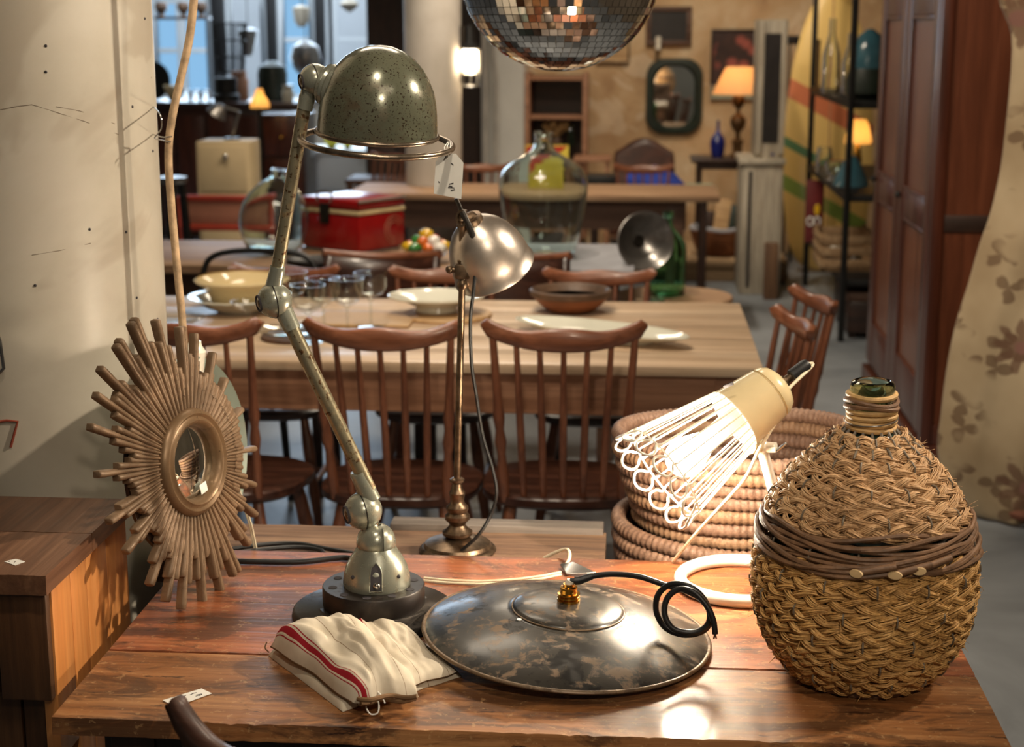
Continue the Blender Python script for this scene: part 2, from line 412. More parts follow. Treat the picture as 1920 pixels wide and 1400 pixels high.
concrete('column_paint_far', (170, 162, 150), (186, 178, 168), (196, 190, 180), 2.0, 0.5)
concrete('wall_dim', (120, 108, 94), (140, 128, 112), (156, 144, 128), 1.0, 0.85)

# gilded mirror, carved wood with dusty gilding
worn('gilt', (142, 116, 90), (112, 88, 64), 0.46, 0.25, 0.1, 45, 0.5, 0.66, fleck=(66, 44, 26), frange=(0.66, 0.72), fscale=150)
worn('gilt_ring', (140, 112, 82), (108, 82, 56), 0.36, 0.4, 0.2, 40, 0.52, 0.66, fleck=(60, 40, 24), frange=(0.66, 0.72), fscale=150)
# articulated lamp: green-grey hammered enamel, flecked and rubbed
worn('lamp_dome', (116, 118, 98), (84, 62, 42), 0.2, 0.4, 0.35, 12, 0.48, 0.68, fleck=(52, 38, 26), frange=(0.585, 0.63), fscale=300, coat=0.5)
worn('lamp_paint', (168, 170, 154), (128, 122, 98), 0.26, 0.5, 0.6, 40, 0.56, 0.7, fleck=(108, 84, 52), frange=(0.66, 0.70), fscale=160, coat=0.3)
worn('lamp_arm', (168, 158, 130), (126, 104, 70), 0.3, 0.7, 0.4, 60, 0.52, 0.66, fleck=(88, 60, 34), frange=(0.565, 0.63), fscale=120)
plain('ring_metal', (150, 134, 116), 0.28, 0.9, 0, 0.25, 60, 0.05)
worn('iron_plate', (62, 58, 54), (92, 84, 76), 0.36, 0.6, 0.7, 20, 0.55, 0.7, fleck=(36, 34, 32), frange=(0.62, 0.68), fscale=60)
worn('iron_drum', (46, 40, 37), (70, 60, 54), 0.42, 0.4, 0.5, 40, 0.55, 0.7)
# black enamel shade with rust and peeled patches
worn('enamel_shade', (60, 56, 50), (112, 92, 72), 0.34, 0.25, 0.05, 40, 0.52, 0.60, fleck=(28, 26, 24), frange=(0.54, 0.58), fscale=22, coat=0.25)
worn('enamel_rim', (120, 98, 74), (84, 66, 48), 0.4, 0.3, 0.1, 40, 0.5, 0.6)
worn('pewter', (150, 146, 142), (110, 106, 102), 0.28, 0.85, 0.8, 12, 0.5, 0.65)

def fiber(name, c0, c1, c2):
    m, n, l, p = nt(name); setp(p, 0.55, 0, 0, 0.4)
    v = mapping(n, l); a = noise(n, l, v, 14, 5); b = noise(n, l, v, 260, 3, 0.6)
    r = ramp(n, [(0.30, lin(c0)), (0.5, lin(c1)), (0.72, lin(c2))])
    s = n.new('ShaderNodeMath'); s.operation = 'MULTIPLY_ADD'; s.inputs[1].default_value = 0.55; l.new(b, s.inputs[0])
    t = n.new('ShaderNodeMath'); t.operation = 'MULTIPLY'; t.inputs[1].default_value = 0.45; l.new(a, t.inputs[0]); l.new(t.outputs[0], s.inputs[2])
    l.new(s.outputs[0], r.inputs[0]); l.new(r.outputs[0], p.inputs['Base Color']); return m
fiber('straw_low', (132, 94, 50), (198, 152, 90), (230, 190, 126))
fiber('straw_high', (136, 102, 68), (196, 156, 112), (228, 194, 150))
fiber('coil_straw', (84, 62, 50), (130, 100, 82), (164, 136, 116))
fiber('coil_light', (94, 70, 52), (142, 110, 84), (178, 146, 116))
fiber('wicker_bg', (76, 42, 24), (118, 70, 40), (146, 96, 58))

def linen():
    m, n, l, p = nt('linen'); setp(p, 0.9, 0, 0, 0.2)
    tc = n.new('ShaderNodeTexCoord'); sx = n.new('ShaderNodeSeparateXYZ'); l.new(tc.outputs['UV'], sx.inputs[0])
    st = [0.0, 0.055, 0.063, 0.075, 0.083, 0.135, 0.143, 0.157, 0.165]
    base = lin((208, 197, 178)); red = lin((158, 34, 46)); pale = lin((226, 212, 190))
    cl = [base, red, base, pale, red, pale, base, red, base]
    r = ramp(n, list(zip([0.0, 0.050, 0.058, 0.066, 0.072, 0.118, 0.124, 0.134, 0.142], cl))); r.color_ramp.interpolation = 'CONSTANT'
    l.new(sx.outputs[0], r.inputs[0])
    # fine dark lines woven across
    w_ = n.new('ShaderNodeMath'); w_.operation = 'PINGPONG'; w_.inputs[1].default_value = 0.17; l.new(sx.outputs[0], w_.inputs[0])
    c_ = n.new('ShaderNodeMath'); c_.operation = 'LESS_THAN'; c_.inputs[1].default_value = 0.0022; l.new(w_.outputs[0], c_.inputs[0])
    col = mixc(n, l, c_.outputs[0], r.outputs[0], lin((120, 92, 66)))
    v = mapping(n, l); f = noise(n, l, v, 20, 5); fr = ramp(n, [(0.3, (0.80, 0.78, 0.74, 1)), (0.65, (1, 1, 1, 1))]); l.new(f, fr.inputs[0])
    col = mixc(n, l, 1.0, col, fr.outputs[0], 'MULTIPLY'); l.new(col, p.inputs['Base Color'])
    wv = n.new('ShaderNodeTexWave'); wv.inputs['Scale'].default_value = 260; l.new(tc.outputs['Object'], wv.inputs['Vector'])
    bump(n, l, p, wv.outputs['Fac'], 0.06, 0.001)
linen()

def floral():
    m, n, l, p = nt('floral_cloth'); setp(p, 0.6, 0, 0, 0.4); p.inputs['Sheen Weight'].default_value = 0.2
    v = mapping(n, l); sp = n.new('ShaderNodeSeparateXYZ'); l.new(v, sp.inputs[0])
    cb = n.new('ShaderNodeCombineXYZ'); l.new(sp.outputs[0], cb.inputs[0]); l.new(sp.outputs[2], cb.inputs[1])
    def mth(op, a_, b_=None, c_=None):
        q = n.new('ShaderNodeMath'); q.operation = op
        for i, x in enumerate((a_, b_, c_)):
            if x is None: continue
            if isinstance(x, (int, float)): q.inputs[i].default_value = x
            else: l.new(x, q.inputs[i])
        return q.outputs[0]
    nz = n.new('ShaderNodeTexNoise'); nz.inputs['Scale'].default_value = 22; l.new(cb.outputs[0], nz.inputs['Vector'])
    wv = n.new('ShaderNodeVectorMath'); wv.operation = 'MULTIPLY_ADD'; l.new(nz.outputs['Color'], wv.inputs[0]); wv.inputs[1].default_value = (0.03, 0.03, 0); l.new(cb.outputs[0], wv.inputs[2])
    def motif(scale, petals, r0, r1, soft=0.04):
        t = n.new('ShaderNodeTexVoronoi'); t.voronoi_dimensions = '2D'; t.inputs['Scale'].default_value = scale; l.new(wv.outputs[0], t.inputs['Vector'])
        d = n.new('ShaderNodeVectorMath'); d.operation = 'SUBTRACT'; l.new(wv.outputs[0], d.inputs[0]); l.new(t.outputs['Position'], d.inputs[1])
        q = n.new('ShaderNodeSeparateXYZ'); l.new(d.outputs[0], q.inputs[0])
        ck = n.new('ShaderNodeSeparateColor'); l.new(t.outputs['Color'], ck.inputs[0])
        th = mth('ADD', mth('ARCTAN2', q.outputs[1], q.outputs[0]), mth('MULTIPLY', ck.outputs[0], 6.28))
        rad = mth('MULTIPLY_ADD', mth('ABSOLUTE', mth('COSINE', mth('MULTIPLY', th, petals/2))), r1-r0, r0)
        return mth('MULTIPLY', mth('SUBTRACT', rad, t.outputs['Distance']), 1/soft), t.outputs['Distance']
    fl, fd = motif(3.0, 9, 0.13, 0.30); lf, ld = motif(8.5, 3, 0.02, 0.46)
    mask = noise(n, l, cb.outputs[0], 4.5, 2); mr_ = ramp(n, [(0.46, (0, 0, 0, 1)), (0.52, (1, 1, 1, 1))]); l.new(mask, mr_.inputs[0])
    def clamp(x):
        q = n.new('ShaderNodeClamp'); l.new(x, q.inputs[0]); return q.outputs[0]
    lfm = mth('MULTIPLY', clamp(lf), mr_.outputs[0])
    big = noise(n, l, v, 3.0, 3); bgr = ramp(n, [(0.35, lin((164, 142, 110))), (0.65, lin((194, 174, 142)))]); l.new(big, bgr.inputs[0])
    col = mixc(n, l, mth('MULTIPLY', lfm, 0.75), bgr.outputs[0], lin((104, 78, 54)))
    col = mixc(n, l, mth('MULTIPLY', clamp(fl), 0.8), col, lin((112, 80, 60)))
    inner = clamp(mth('MULTIPLY', mth('SUBTRACT', 0.09, fd), 40)); col = mixc(n, l, inner, col, lin((140, 100, 88)))
    l.new(col, p.inputs['Base Color'])
floral()
def shade_mat(name, c, e, s):
    m, n, l, p = nt(name); setp(p, 0.8); p.inputs['Base Color'].default_value = lin(c)
    p.inputs['Transmission Weight'].default_value = 0.0
    tr = n.new('ShaderNodeBsdfTranslucent'); tr.inputs[0].default_value = lin(c)
    x = n.new('ShaderNodeMixShader'); x.inputs[0].default_value = 0.6
    l.new(p.outputs[0], x.inputs[1]); l.new(tr.outputs[0], x.inputs[2]); l.new(x.outputs[0], n['Material Output'].inputs[0])
shade_mat('lamp_paper', (250, 216, 168), 0, 0)
shade_mat('lamp_silk', (252, 230, 180), 0, 0)
def surf():
    m, n, l, p = nt('surf_print'); setp(p, 0.3, 0, 0.3)
    v = mapping(n, l); s = n.new('ShaderNodeSeparateXYZ'); l.new(v, s.inputs[0])
    a = n.new('ShaderNodeMath'); a.operation = 'MULTIPLY_ADD'; a.inputs[1].default_value = 0.55; l.new(s.outputs[0], a.inputs[0]); l.new(s.outputs[2], a.inputs[2])
    mr = n.new('ShaderNodeMapRange'); mr.inputs[1].default_value = 0.0; mr.inputs[2].default_value = 2.0; l.new(a.outputs[0], mr.inputs[0])
    y = lin((222, 184, 108)); y2 = lin((232, 196, 120)); o = lin((206, 120, 82)); g = lin((92, 132, 92)); g2 = lin((130, 150, 70))
    r = ramp(n, [(0.0, y), (0.19, g2), (0.24, y), (0.335, g), (0.365, y2), (0.50, o), (0.565, y2), (0.9, y)]); r.color_ramp.interpolation = 'CONSTANT'
    l.new(mr.outputs[0], r.inputs[0]); l.new(r.outputs[0], p.inputs['Base Color'])
surf()
def flower_print():
    m, n, l, p = nt('flower_print'); setp(p, 0.6)
    v = mapping(n, l); bg = noise(n, l, v, 6, 4); br = ramp(n, [(0.3, lin((40, 26, 24))), (0.7, lin((78, 52, 44)))]); l.new(bg, br.inputs[0])
    t = n.new('ShaderNodeTexVoronoi'); t.inputs['Scale'].default_value = 9; l.new(v, t.inputs['Vector'])
    q = ramp(n, [(0.25, (1, 1, 1, 1)), (0.45, (0, 0, 0, 1))]); l.new(t.outputs['Distance'], q.inputs[0])
    g = n.new('ShaderNodeTexGradient'); g.gradient_type = 'SPHERICAL'
    l.new(mapping(n, l, (5, 5, 5)), g.inputs[0]); gr = ramp(n, [(0.05, (0, 0, 0, 1)), (0.35, (1, 1, 1, 1))]); l.new(g.outputs[1], gr.inputs[0])
    f = n.new('ShaderNodeMath'); f.operation = 'MULTIPLY'; l.new(q.outputs[0], f.inputs[0]); l.new(gr.outputs[0], f.inputs[1])
    l.new(mixc(n, l, f.outputs[0], br.outputs[0], lin((168, 88, 74))), p.inputs['Base Color'])
flower_print()
plain('dark_canvas', (38, 32, 30), 0.5, 0, 0.2, 0.3, 6, 0.05)
plain('yellow_sign', (206, 186, 70), 0.5); plain('red_sign', (186, 56, 40), 0.5); plain('sign_maroon', (110, 40, 40), 0.4)
for nm, c in (('candy_yellow', (226, 180, 40)), ('candy_red', (190, 40, 30)), ('candy_orange', (220, 110, 40)), ('candy_green', (60, 130, 60)), ('candy_blue', (90, 150, 200)), ('candy_white', (226, 220, 210))):
    plain(nm, c, 0.1, 0, 0.8, 0.08, 30, 0)

# ------------------------------------------------------------------ the room
def wall(name, x0, x1, y0, y1, z0, z1, mat):
    return struct(MB().box(x0, x1, y0, y1, z0, z1).build(name, mat, smooth=False))
wall('floor', -6.2, 2.2, -2.2, 15.2, -0.1, 0.0, 'floor_concrete')
wall('ceiling', -6.2, 2.2, -2.2, 15.2, 3.2, 3.3, 'ceiling_paint')
wall('wall_right', 2.0, 2.2, -2.2, 15.2, 0, 3.2, 'wall_dim')
wall('wall_left', -6.2, -6.0, -2.2, 15.2, 0, 3.2, 'wall_dim')
wall('wall_front', -6.0, 2.0, -2.2, -2.0, 0, 3.2, 'white_paint')
wall('wall_back', -0.95, 2.0, 11.82, 12.0, 0, 3.2, 'plaster')
wall('wall_passage', -0.95, -0.8, 12.0, 15.0, 0, 3.2, 'wall_dim')
# raised wooden platform along the plaster wall
plat = MB().box(-0.3, 0.98, 10.36, 11.82, 0, 0.10).build('platform', 'step_wood', bevel=0.006); struct(plat)
for k in range(4):
    MB().box(-0.3, 0.98, 10.34+0.37*k, 10.34+0.37*k+0.362, 0.10, 0.136).build('plank', 'step_wood', plat, bevel=0.004)
# window wall: sill, header, black posts, white sashes, panes
wall('wall_window', -6.0, -0.8, 15.0, 15.2, 0, 0.92, 'wall_dim')
wall('wall_window_header', -6.0, -0.8, 15.0, 15.2, 2.7, 3.2, 'wall_dim')
def pxX(x, Y=15.0): return aty(x, 120, Y).x
for i, (a, b) in enumerate(((402, 425), (504, 521), (594, 611), (724, 742))):
    struct(MB().box(pxX(a), pxX(b), 14.93, 15.1, 0.92, 2.7).build('trim_%d' % (i+1), 'window_black', bevel=0.005))
def window(i, xa, xb, muntins_x, muntins_z, infill=None):
    x0, x1 = pxX(xa), pxX(xb)
    m_ = MB()
    t = 0.07
    m_.box(x0, x0+t, 15.0, 15.06, 0.92, 2.7).box(x1-t, x1, 15.0, 15.06, 0.92, 2.7)
    m_.box(x0+t, x1-t, 15.0, 15.06, 0.92, 1.0).box(x0+t, x1-t, 15.0, 15.06, 2.62, 2.7)
    o = struct(m_.build('window_%d' % i, 'window_white', bevel=0.004))
    for x in muntins_x: MB().box(pxX(x)-0.045, pxX(x)+0.045, 15.0, 15.05, 1.0, 2.62).build('muntin', 'window_white', o, bevel=0.004)
    for z in muntins_z: MB().box(x0+t, x1-t, 15.005, 15.045, z-0.022, z+0.022).build('muntin', 'window_white', o, bevel=0.004)
    MB().box(x0+t, x1-t, 15.02, 15.026, 1.0, 2.62).build('pane', 'window_glass', o, smooth=False)
    if infill: MB().box(x0+t, x1-t, 15.008, 15.016, 1.0, 2.62).build('blind', infill, o, smooth=False)
window(1, 284, 402, [342], [1.40, 1.85])
window(2, 425, 504, [], [], 'panel_grey')
window(3, 521, 594, [], [1.5, 2.0])
window(4, 611, 724, [626], [1.5], 'panel_grey')
window(5, 742, 770, [], [])
wall('wall_window_left', -6.0, pxX(284), 15.0, 15.2, 0.92, 2.7, 'wall_dim')
wall('wall_window_right', pxX(770), -0.8, 15.0, 15.2, 0.92, 2.7, 'wall_dim')

# ------------------------------------------------------------------ concrete columns
cx, cy, cr = -1.093, 2.68, 0.27
c1 = MB().lathe([(cr, 0.615), (cr, 3.2)], 96, Mx.Translation((cx, cy, 0))).build('pillar_1', 'column_paint')
struct(c1, 'big round pale concrete column behind the sunburst mirror')
MB().lathe([(cr+0.004, 0), (cr+0.004, 0.6), (cr, 0.615)], 96, Mx.Translation((cx, cy, 0))).build('skirting', 'dark_green', c1)
def on_col(x, y, off=0.0012):
    d = ray(x, y); o = V((0, 0, CAM_H)); a = d.x*d.x+d.y*d.y; b = 2*((o.x-cx)*d.x+(o.y-cy)*d.y); c = (o.x-cx)**2+(o.y-cy)**2-(cr+off)**2
    t = (-b-math.sqrt(max(0, b*b-4*a*c)))/(2*a); return o+d*t
plain('red_chalk', (150, 66, 44), 0.8)
MB().tube([on_col(x, y) for x, y in ((0, 790), (12, 788), (33, 790), (27, 812), (20, 838))], 0.0022, 6).build('painted_number', 'red_chalk', c1)
plain('pencil', (120, 104, 86), 0.8)
for line in (((60, 196), (110, 212), (160, 228), (222, 252)), ((105, 200), (150, 208), (215, 232)), ((0, 206), (30, 200), (60, 196)), ((60, 478), (110, 470), (170, 456))):
    MB().tube([on_col(x, y, 0.0003) for x, y in line], 0.0006, 5).build('scratch', 'pencil', c1)
for x, y in ((271, 35), (286, 283), (86, 135), (86, 86), (168, 430), (236, 435), (66, 535), (256, 558), (248, 200), (295, 598)):
    MB().ball(on_col(x, y, 0.0), 0.0024, 8, 6).build('chip', 'ink', c1)
# thin steel bracket on the column at the frame edge
br = MB().tube([on_col(-14, 600, 0.012), on_col(0, 640, 0.012), on_col(7, 690, 0.012), on_col(-10, 708, 0.012)], 0.003, 6).build('wire_bracket', 'steel', None)
tag(br, 'thin bent steel wire bracket fixed to the big concrete column', 'bracket')
c2 = MB().lathe([(0.158, 0), (0.158, 3.2)], 64, Mx.Translation((-1.145, 9.0, 0))).build('pillar_2', 'column_paint_far')
struct(c2, 'slim round concrete column beside the caged wall light')
for z in (0.745, 0.555): MB().lathe([(0.159, z-0.006), (0.161, z), (0.159, z+0.006)], 48, Mx.Translation((-1.145, 9.0, 0))).build('joint_line', 'dark_metal', c2)
# white pier with two service pipes, dark doorway between it and the column
pier = struct(MB().box(-1.10, -0.80, 11.3, 11.8, 0, 3.2).build('trim_5', 'white_paint', bevel=0.01), 'white pier with two pipes left of the plaster wall')
for x in (910, 930):
    MB().tube([aty(x-(4 if z < 130 else 0), z, 11.25) for z in (-60, 60, 110, 150, 230, 400)], 0.016, 10).build('pipe', 'pipe_white', pier)
pan = MB().box(-1.95, -1.12, 11.6, 11.7, 0, 3.2).build('wall_partition', 'dark_wood_v', smooth=False); struct(pan)
# ================================================================== foreground: work table
TX0, TX1, TY0, TY1, TZ = -0.742, 0.473, 1.87, 2.553, 0.75
wt = thing('work_table', 'old waxed pine work table with a worn reddish top under the lamps', 'table', ((TX0+TX1)/2, (TY0+TY1)/2, 0))
def rough_plank(x0, x1, y0, y1, z0, z1, seed, amp=0.0018):
    """plank with slightly uneven edges"""
    nx, m_ = 160, MB()
    rnd = random.Random(seed)
    sec = lambda: None
    prof = [(0, 0), (0, 0.6), (0.006, 1.0), (0.5, 1.0), (1-0.006, 1.0), (1, 0.6), (1, 0)]
    vs = []; fs = []
    for i in range(nx+1):
        x = x0+(x1-x0)*i/nx
        e0 = (mn.noise(V((x*9, seed, 0)))*0.5+mn.noise(V((x*60, seed, 0)))*0.9)*amp; e1 = mn.noise(V((x*14, seed, 9)))*amp*0.6
        for (a, b) in prof:
            y = y0+(y1-y0)*a + (e0 if a < 0.3 else (e1 if a > 0.7 else 0))
            z = z0+(z1-z0)*b - (abs(e0) if (a < 0.3 and b > 0.9) else 0)
            vs.append((x, y, z))
    k = len(prof)
    for i in range(nx):
        for j in range(k): fs.append((i*k+j, (i+1)*k+j, (i+1)*k+(j+1) % k, i*k+(j+1) % k))
    fs.append(tuple(range(k))); fs.append(tuple(nx*k+j for j in range(k-1, -1, -1)))
    return m_.add(vs, fs)
JY = 2.098
rough_plank(TX0, TX1, TY0, JY-0.0012, TZ-0.024, TZ, 3, 0.003).build('plank', 'table_front', wt, world=True)
rough_plank(TX0, TX1, JY+0.0012, TY1, TZ-0.024, TZ+0.0004, 8).build('plank', 'table_wood', wt, world=True)
MB().box(TX0+0.05, TX1-0.05, TY0+0.05, TY0+0.07, 0.6, TZ-0.024).build('apron', 'dark_wood', wt, world=True, bevel=0.003)
MB().box(TX0+0.05, TX1-0.05, TY1-0.07, TY1-0.05, 0.6, TZ-0.024).build('apron', 'dark_wood', wt, world=True, bevel=0.003)
for x in (TX0+0.09, TX1-0.09):
    MB().box(x-0.01, x+0.01, TY0+0.07, TY1-0.07, 0.6, TZ-0.024).build('apron', 'dark_wood', wt, world=True, bevel=0.003)
    for y in (TY0+0.075, TY1-0.075): MB().box(x-0.03, x+0.03, y-0.03, y+0.03, 0, TZ-0.024).build('leg', 'dark_wood_v', wt, world=True, bevel=0.004)
# rough bench behind the table
BZ = 0.735
bt = thing('rustic_bench', 'rough grey-brown timber bench behind the work table with a nailed batten', 'bench', (-0.4, 2.66, 0))
rough_plank(-0.815, -0.045, 2.562, 2.745, BZ-0.05, BZ, 21, 0.006).build('plank', 'bench_wood', bt, world=True)
bx0, bx1 = atz(735, 985, BZ).x, -0.05
MB().box(bx0, bx1, 2.728, 2.775, BZ-0.03, BZ+0.012).build('batten', 'batten_wood', bt, world=True, bevel=0.003)
for x in (-0.74, -0.12): MB().box(x-0.03, x+0.03, 2.60, 2.72, 0, BZ-0.05).build('leg', 'brown_post', bt, world=True, bevel=0.004)

# ------------------------------------------------------------------ left cabinet
CX = -0.787
cb = thing('sideboard', 'old wooden sideboard with a brown top and bright orange pine side', 'cabinet', (-1.1, 2.16, 0))
rough_plank(-1.55, CX+0.004, 1.985, 2.17, 0.872, 0.90, 31, 0.001).build('top_board', 'cabinet_top', cb, world=True)
rough_plank(-1.55, CX+0.004, 2.171, 2.345, 0.872, 0.90, 33, 0.001).build('top_board', 'cabinet_top', cb, world=True)
ys = [2.012, 2.085, 2.15, 2.24, 2.335]
for a, b in zip(ys, ys[1:]): MB().box(CX-0.02, CX, a+0.0005, b-0.0005, 0.02 if a > 2.02 else 0.62, 0.872).build('side_board', 'pine_orange', cb, world=True, bevel=0.0012)
MB().box(-0.86, CX-0.002, 1.995, 2.012, 0.715, 0.872).build('corner_block', 'cabinet_front', cb, world=True, bevel=0.003)
MB().box(-1.5, -0.865, 2.0, 2.02, 0.72, 0.868).build('drawer', 'cabinet_front', cb, world=True, bevel=0.003)
MB().box(-0.845, CX-0.012, 2.03, 2.05, 0, 0.715).build('post', 'cabinet_front', cb, world=True, bevel=0.003)
MB().box(-1.5, -0.85, 2.035, 2.055, 0.03, 0.71).build('door', 'cabinet_front', cb, world=True, bevel=0.003)
MB().box(-1.52, -1.5, 2.0, 2.335, 0, 0.872).build('side_board', 'pine_orange', cb, world=True)
MB().box(-1.5, CX-0.02, 2.31, 2.33, 0.0, 0.87).build('back_panel', 'dark_wood', cb, world=True)
def slip(name, label, corners, z, marks=6, mat='paper', parent=None, seed=1):
    P = [atz(x, y, z) for x, y in corners]; c = sum(P, V())/4
    m_ = MB().add(P+[p+V((0, 0, 0.0006)) for p in P], [(0, 3, 2, 1), (4, 5, 6, 7), (0, 1, 5, 4), (1, 2, 6, 5), (2, 3, 7, 6), (3, 0, 4, 7)])
    if parent: o = m_.build(name, mat, parent, world=True, smooth=False)
    else:
        t = thing(name, label, 'label', c); o = m_.build('paper', mat, t, world=True, smooth=False); parent = t
    rnd = random.Random(seed); ink = MB()
    u = P[1]-P[0]; v = P[3]-P[0]
    for k in range(marks):
        a = P[0]+u*rnd.uniform(0.12, 0.75)+v*rnd.uniform(0.2, 0.75)+V((0, 0, 0.0008)); b = a+u*rnd.uniform(0.05, 0.14)+v*rnd.uniform(-0.1, 0.1)
        ink.tube([a, b], 0.0005, 4)
    ink.build('writing', 'ink', parent, world=True)
slip('sticker', '', ((8, 1053), (30, 1048), (47, 1053), (28, 1060)), 0.9001, 3, parent=cb)
slip('paper_slip', 'small white handwritten paper slip lying on the waxed table top', ((305, 1313), (378, 1291), (397, 1300), (328, 1325)), TZ+0.0012, 10, seed=4)

# ------------------------------------------------------------------ sunburst mirror
SM = aty(355, 866, 2.33)
n_ = V((0.945, -0.326, 0.10)).normalized()
M_sm = frame_to(n_, (0, 0, 0))
sm = thing('sunburst_mirror', 'gilded wooden sunburst mirror with carved rays leaning by the column', 'mirror', SM)
rnd = random.Random(11)
# measured outline: ray tips as seen in the photo (pixel), turned into directions on the mirror plane
tips = [(247,600),(293,598),(337,612),(362,625),(395,660),(418,708),(452,768),(474,840),(476,908),(475,968),(465,1020),(440,1075),(413,1113),(380,1136),(342,1142),(310,1128),(275,1095),(232,1035),(200,975),(181,885),(168,800),(179,738),(186,686),(218,642)]
def on_plane(x, y):
    d = ray(x, y); o = V((0, 0, CAM_H)); t = (SM-o).dot(n_)/d.dot(n_); return o+d*t-SM
iM = M_sm.to_3x3().inverted()
pol = sorted([(math.atan2(q.y, q.x), q.length) for q in [iM @ on_plane(x, y) for x, y in tips]])
NR = 132
R0 = 0.084
lens_ = []
for k in range(NR):
    a = -pi+2*pi*(k+0.5)/NR
    j = min(range(len(pol)), key=lambda i: abs((pol[i][0]-a+pi) % (2*pi)-pi))
    da = abs((pol[j][0]-a+pi) % (2*pi)-pi)
    L = pol[j][1]
    w_ = 2*pi/NR
    lens_.append(L if da < w_*0.62 else max(0.135, L*(0.83 if da < w_*1.5 else 0.68)*rnd.uniform(0.94, 1.05)))
def ray_mesh(L, wide):
    """tapered fluted ray: rounded section, square chipped tip, along +X"""
    m_ = MB(); hw0 = R0*0.92*pi/NR; vs = []; fs = []
    q = pi/NR*1.08; rm = min(L-0.022, 0.150)
    st = [(R0*0.92, R0*0.92*q, 0.006), (0.12, 0.12*q, 0.0075), (rm, rm*q, 0.0085), (L-0.010, 0.0054 if wide else 0.0050, 0.0085), (L-0.0015, 0.0052 if wide else 0.0048, 0.008), (L, 0.0042, 0.0065)]
    for r, hw, h in st:
        for (a, b) in ((-1, -0.006), (-1, 0.42*h), (-0.6, 0.88*h), (0, h), (0.6, 0.88*h), (1, 0.42*h), (1, -0.006)):
            vs.append((r, a*hw, b))
    k = 7
    for i in range(len(st)-1):
        for j in range(k): fs.append((i*k+j, (i+1)*k+j, (i+1)*k+(j+1) % k, i*k+(j+1) % k))
    fs.append(tuple(range(k))); fs.append(tuple((len(st)-1)*k+j for j in range(k-1, -1, -1)))
    return m_.add(vs, fs)
for k in range(NR):
    a = -pi+2*pi*(k+0.5)/NR
    ray_mesh(lens_[k], lens_[k] > 0.2).build('ray', 'gilt', sm, M=M_sm @ Mx.Rotation(a, 4, 'Z') @ Mx.Translation((0, 0, (k % 2)*0.0022)), angle=55)
MB().lathe([(0.087, -0.008), (0.0885, 0.006), (0.085, 0.014), (0.079, 0.018), (0.0745, 0.0145), (0.072, 0.0155), (0.068, 0.0195), (0.063, 0.017), (0.0595, 0.009), (0.059, -0.004)], 72, M_sm @ Mx.Diagonal((0.95, 0.95, 1, 1))).build('frame_ring', 'gilt_ring', sm, jitter=0.0008)
MB().lathe([(0.0, 0.0085), (0.02, 0.0078), (0.04, 0.0055), (0.0605, 0.001), (0.0605, -0.003), (0, -0.003)], 64, M_sm).build('mirror_glass', 'mirror_glass', sm)
tg = iM @ on_plane(372, 914)
MB().box(-0.008, 0.008, -0.009, 0.009, 0.0095, 0.0102, M_sm @ Mx.Translation((tg.x, tg.y, 0)) @ Mx.Rotation(R(100), 4, 'Z')).build('price_sticker', 'paper', sm, bevel=0.002)
MB().lathe([(0.0, -0.006), (0.146, -0.006), (0.146, -0.012), (0, -0.012)], 64, M_sm).build('back_board', 'dark_wood', sm)

# pale glass disc standing behind the mirror
gd_c = aty(356, 830, 2.52); n2 = V((0.955, -0.28, 0.08)).normalized()
gd = MB().lathe([(0.0, -0.03), (0.06, -0.026), (0.12, -0.012), (0.158, 0.006), (0.166, 0.010), (0.168, 0.006), (0.160, 0.0), (0.12, -0.018), (0.06, -0.032), (0, -0.036)], 64, frame_to(n2)).build('glass_dish', 'pale_disc')
gd.location = V((gd_c.x, gd_c.y, TZ+0.172)); tag(gd, 'pale green round glass dish standing on edge behind the sunburst mirror', 'glass dish')

# hanging cloth cord with white plug
pts = spline([aty(x, y, 2.58) for x, y in ((372, -260), (367, -60), (357, 60), (338, 150), (322, 225), (316, 290), (321, 380), (330, 480), (338, 560), (346, 648))], 8)
hc = thing('power_cable', 'thick beige cloth covered cord hanging beside the big column', 'cord', aty(346, 700, 2.58))
MB().tube(pts, 0.0066, 10).build('cord', 'cloth_cord', hc, world=True)
pc = aty(362, 668, 2.58)
MB().lathe([(0.0, 0.03), (0.009, 0.028), (0.012, 0.02), (0.02, 0.012), (0.022, -0.03), (0.018, -0.05), (0, -0.052)], 24, Mx.Translation(pc) @ Mx.Rotation(R(12), 4, 'Y')).build('plug', 'white_enamel', hc, world=True)
w_ = spline([on_col(288, 200, 0.001), aty(300, 215, 2.58), aty(303, 240, 2.58), aty(290, 258, 2.6), aty(300, 262, 2.58), aty(320, 266, 2.57)], 8)
MB().tube(w_, 0.0012, 6).build('tie_wire', 'steel', hc, world=True)
MB().tube(spline([on_col(287, 252, 0.001), aty(305, 257, 2.58), aty(322, 256, 2.565)], 6), 0.0012, 6).build('tie_wire', 'steel', hc, world=True)

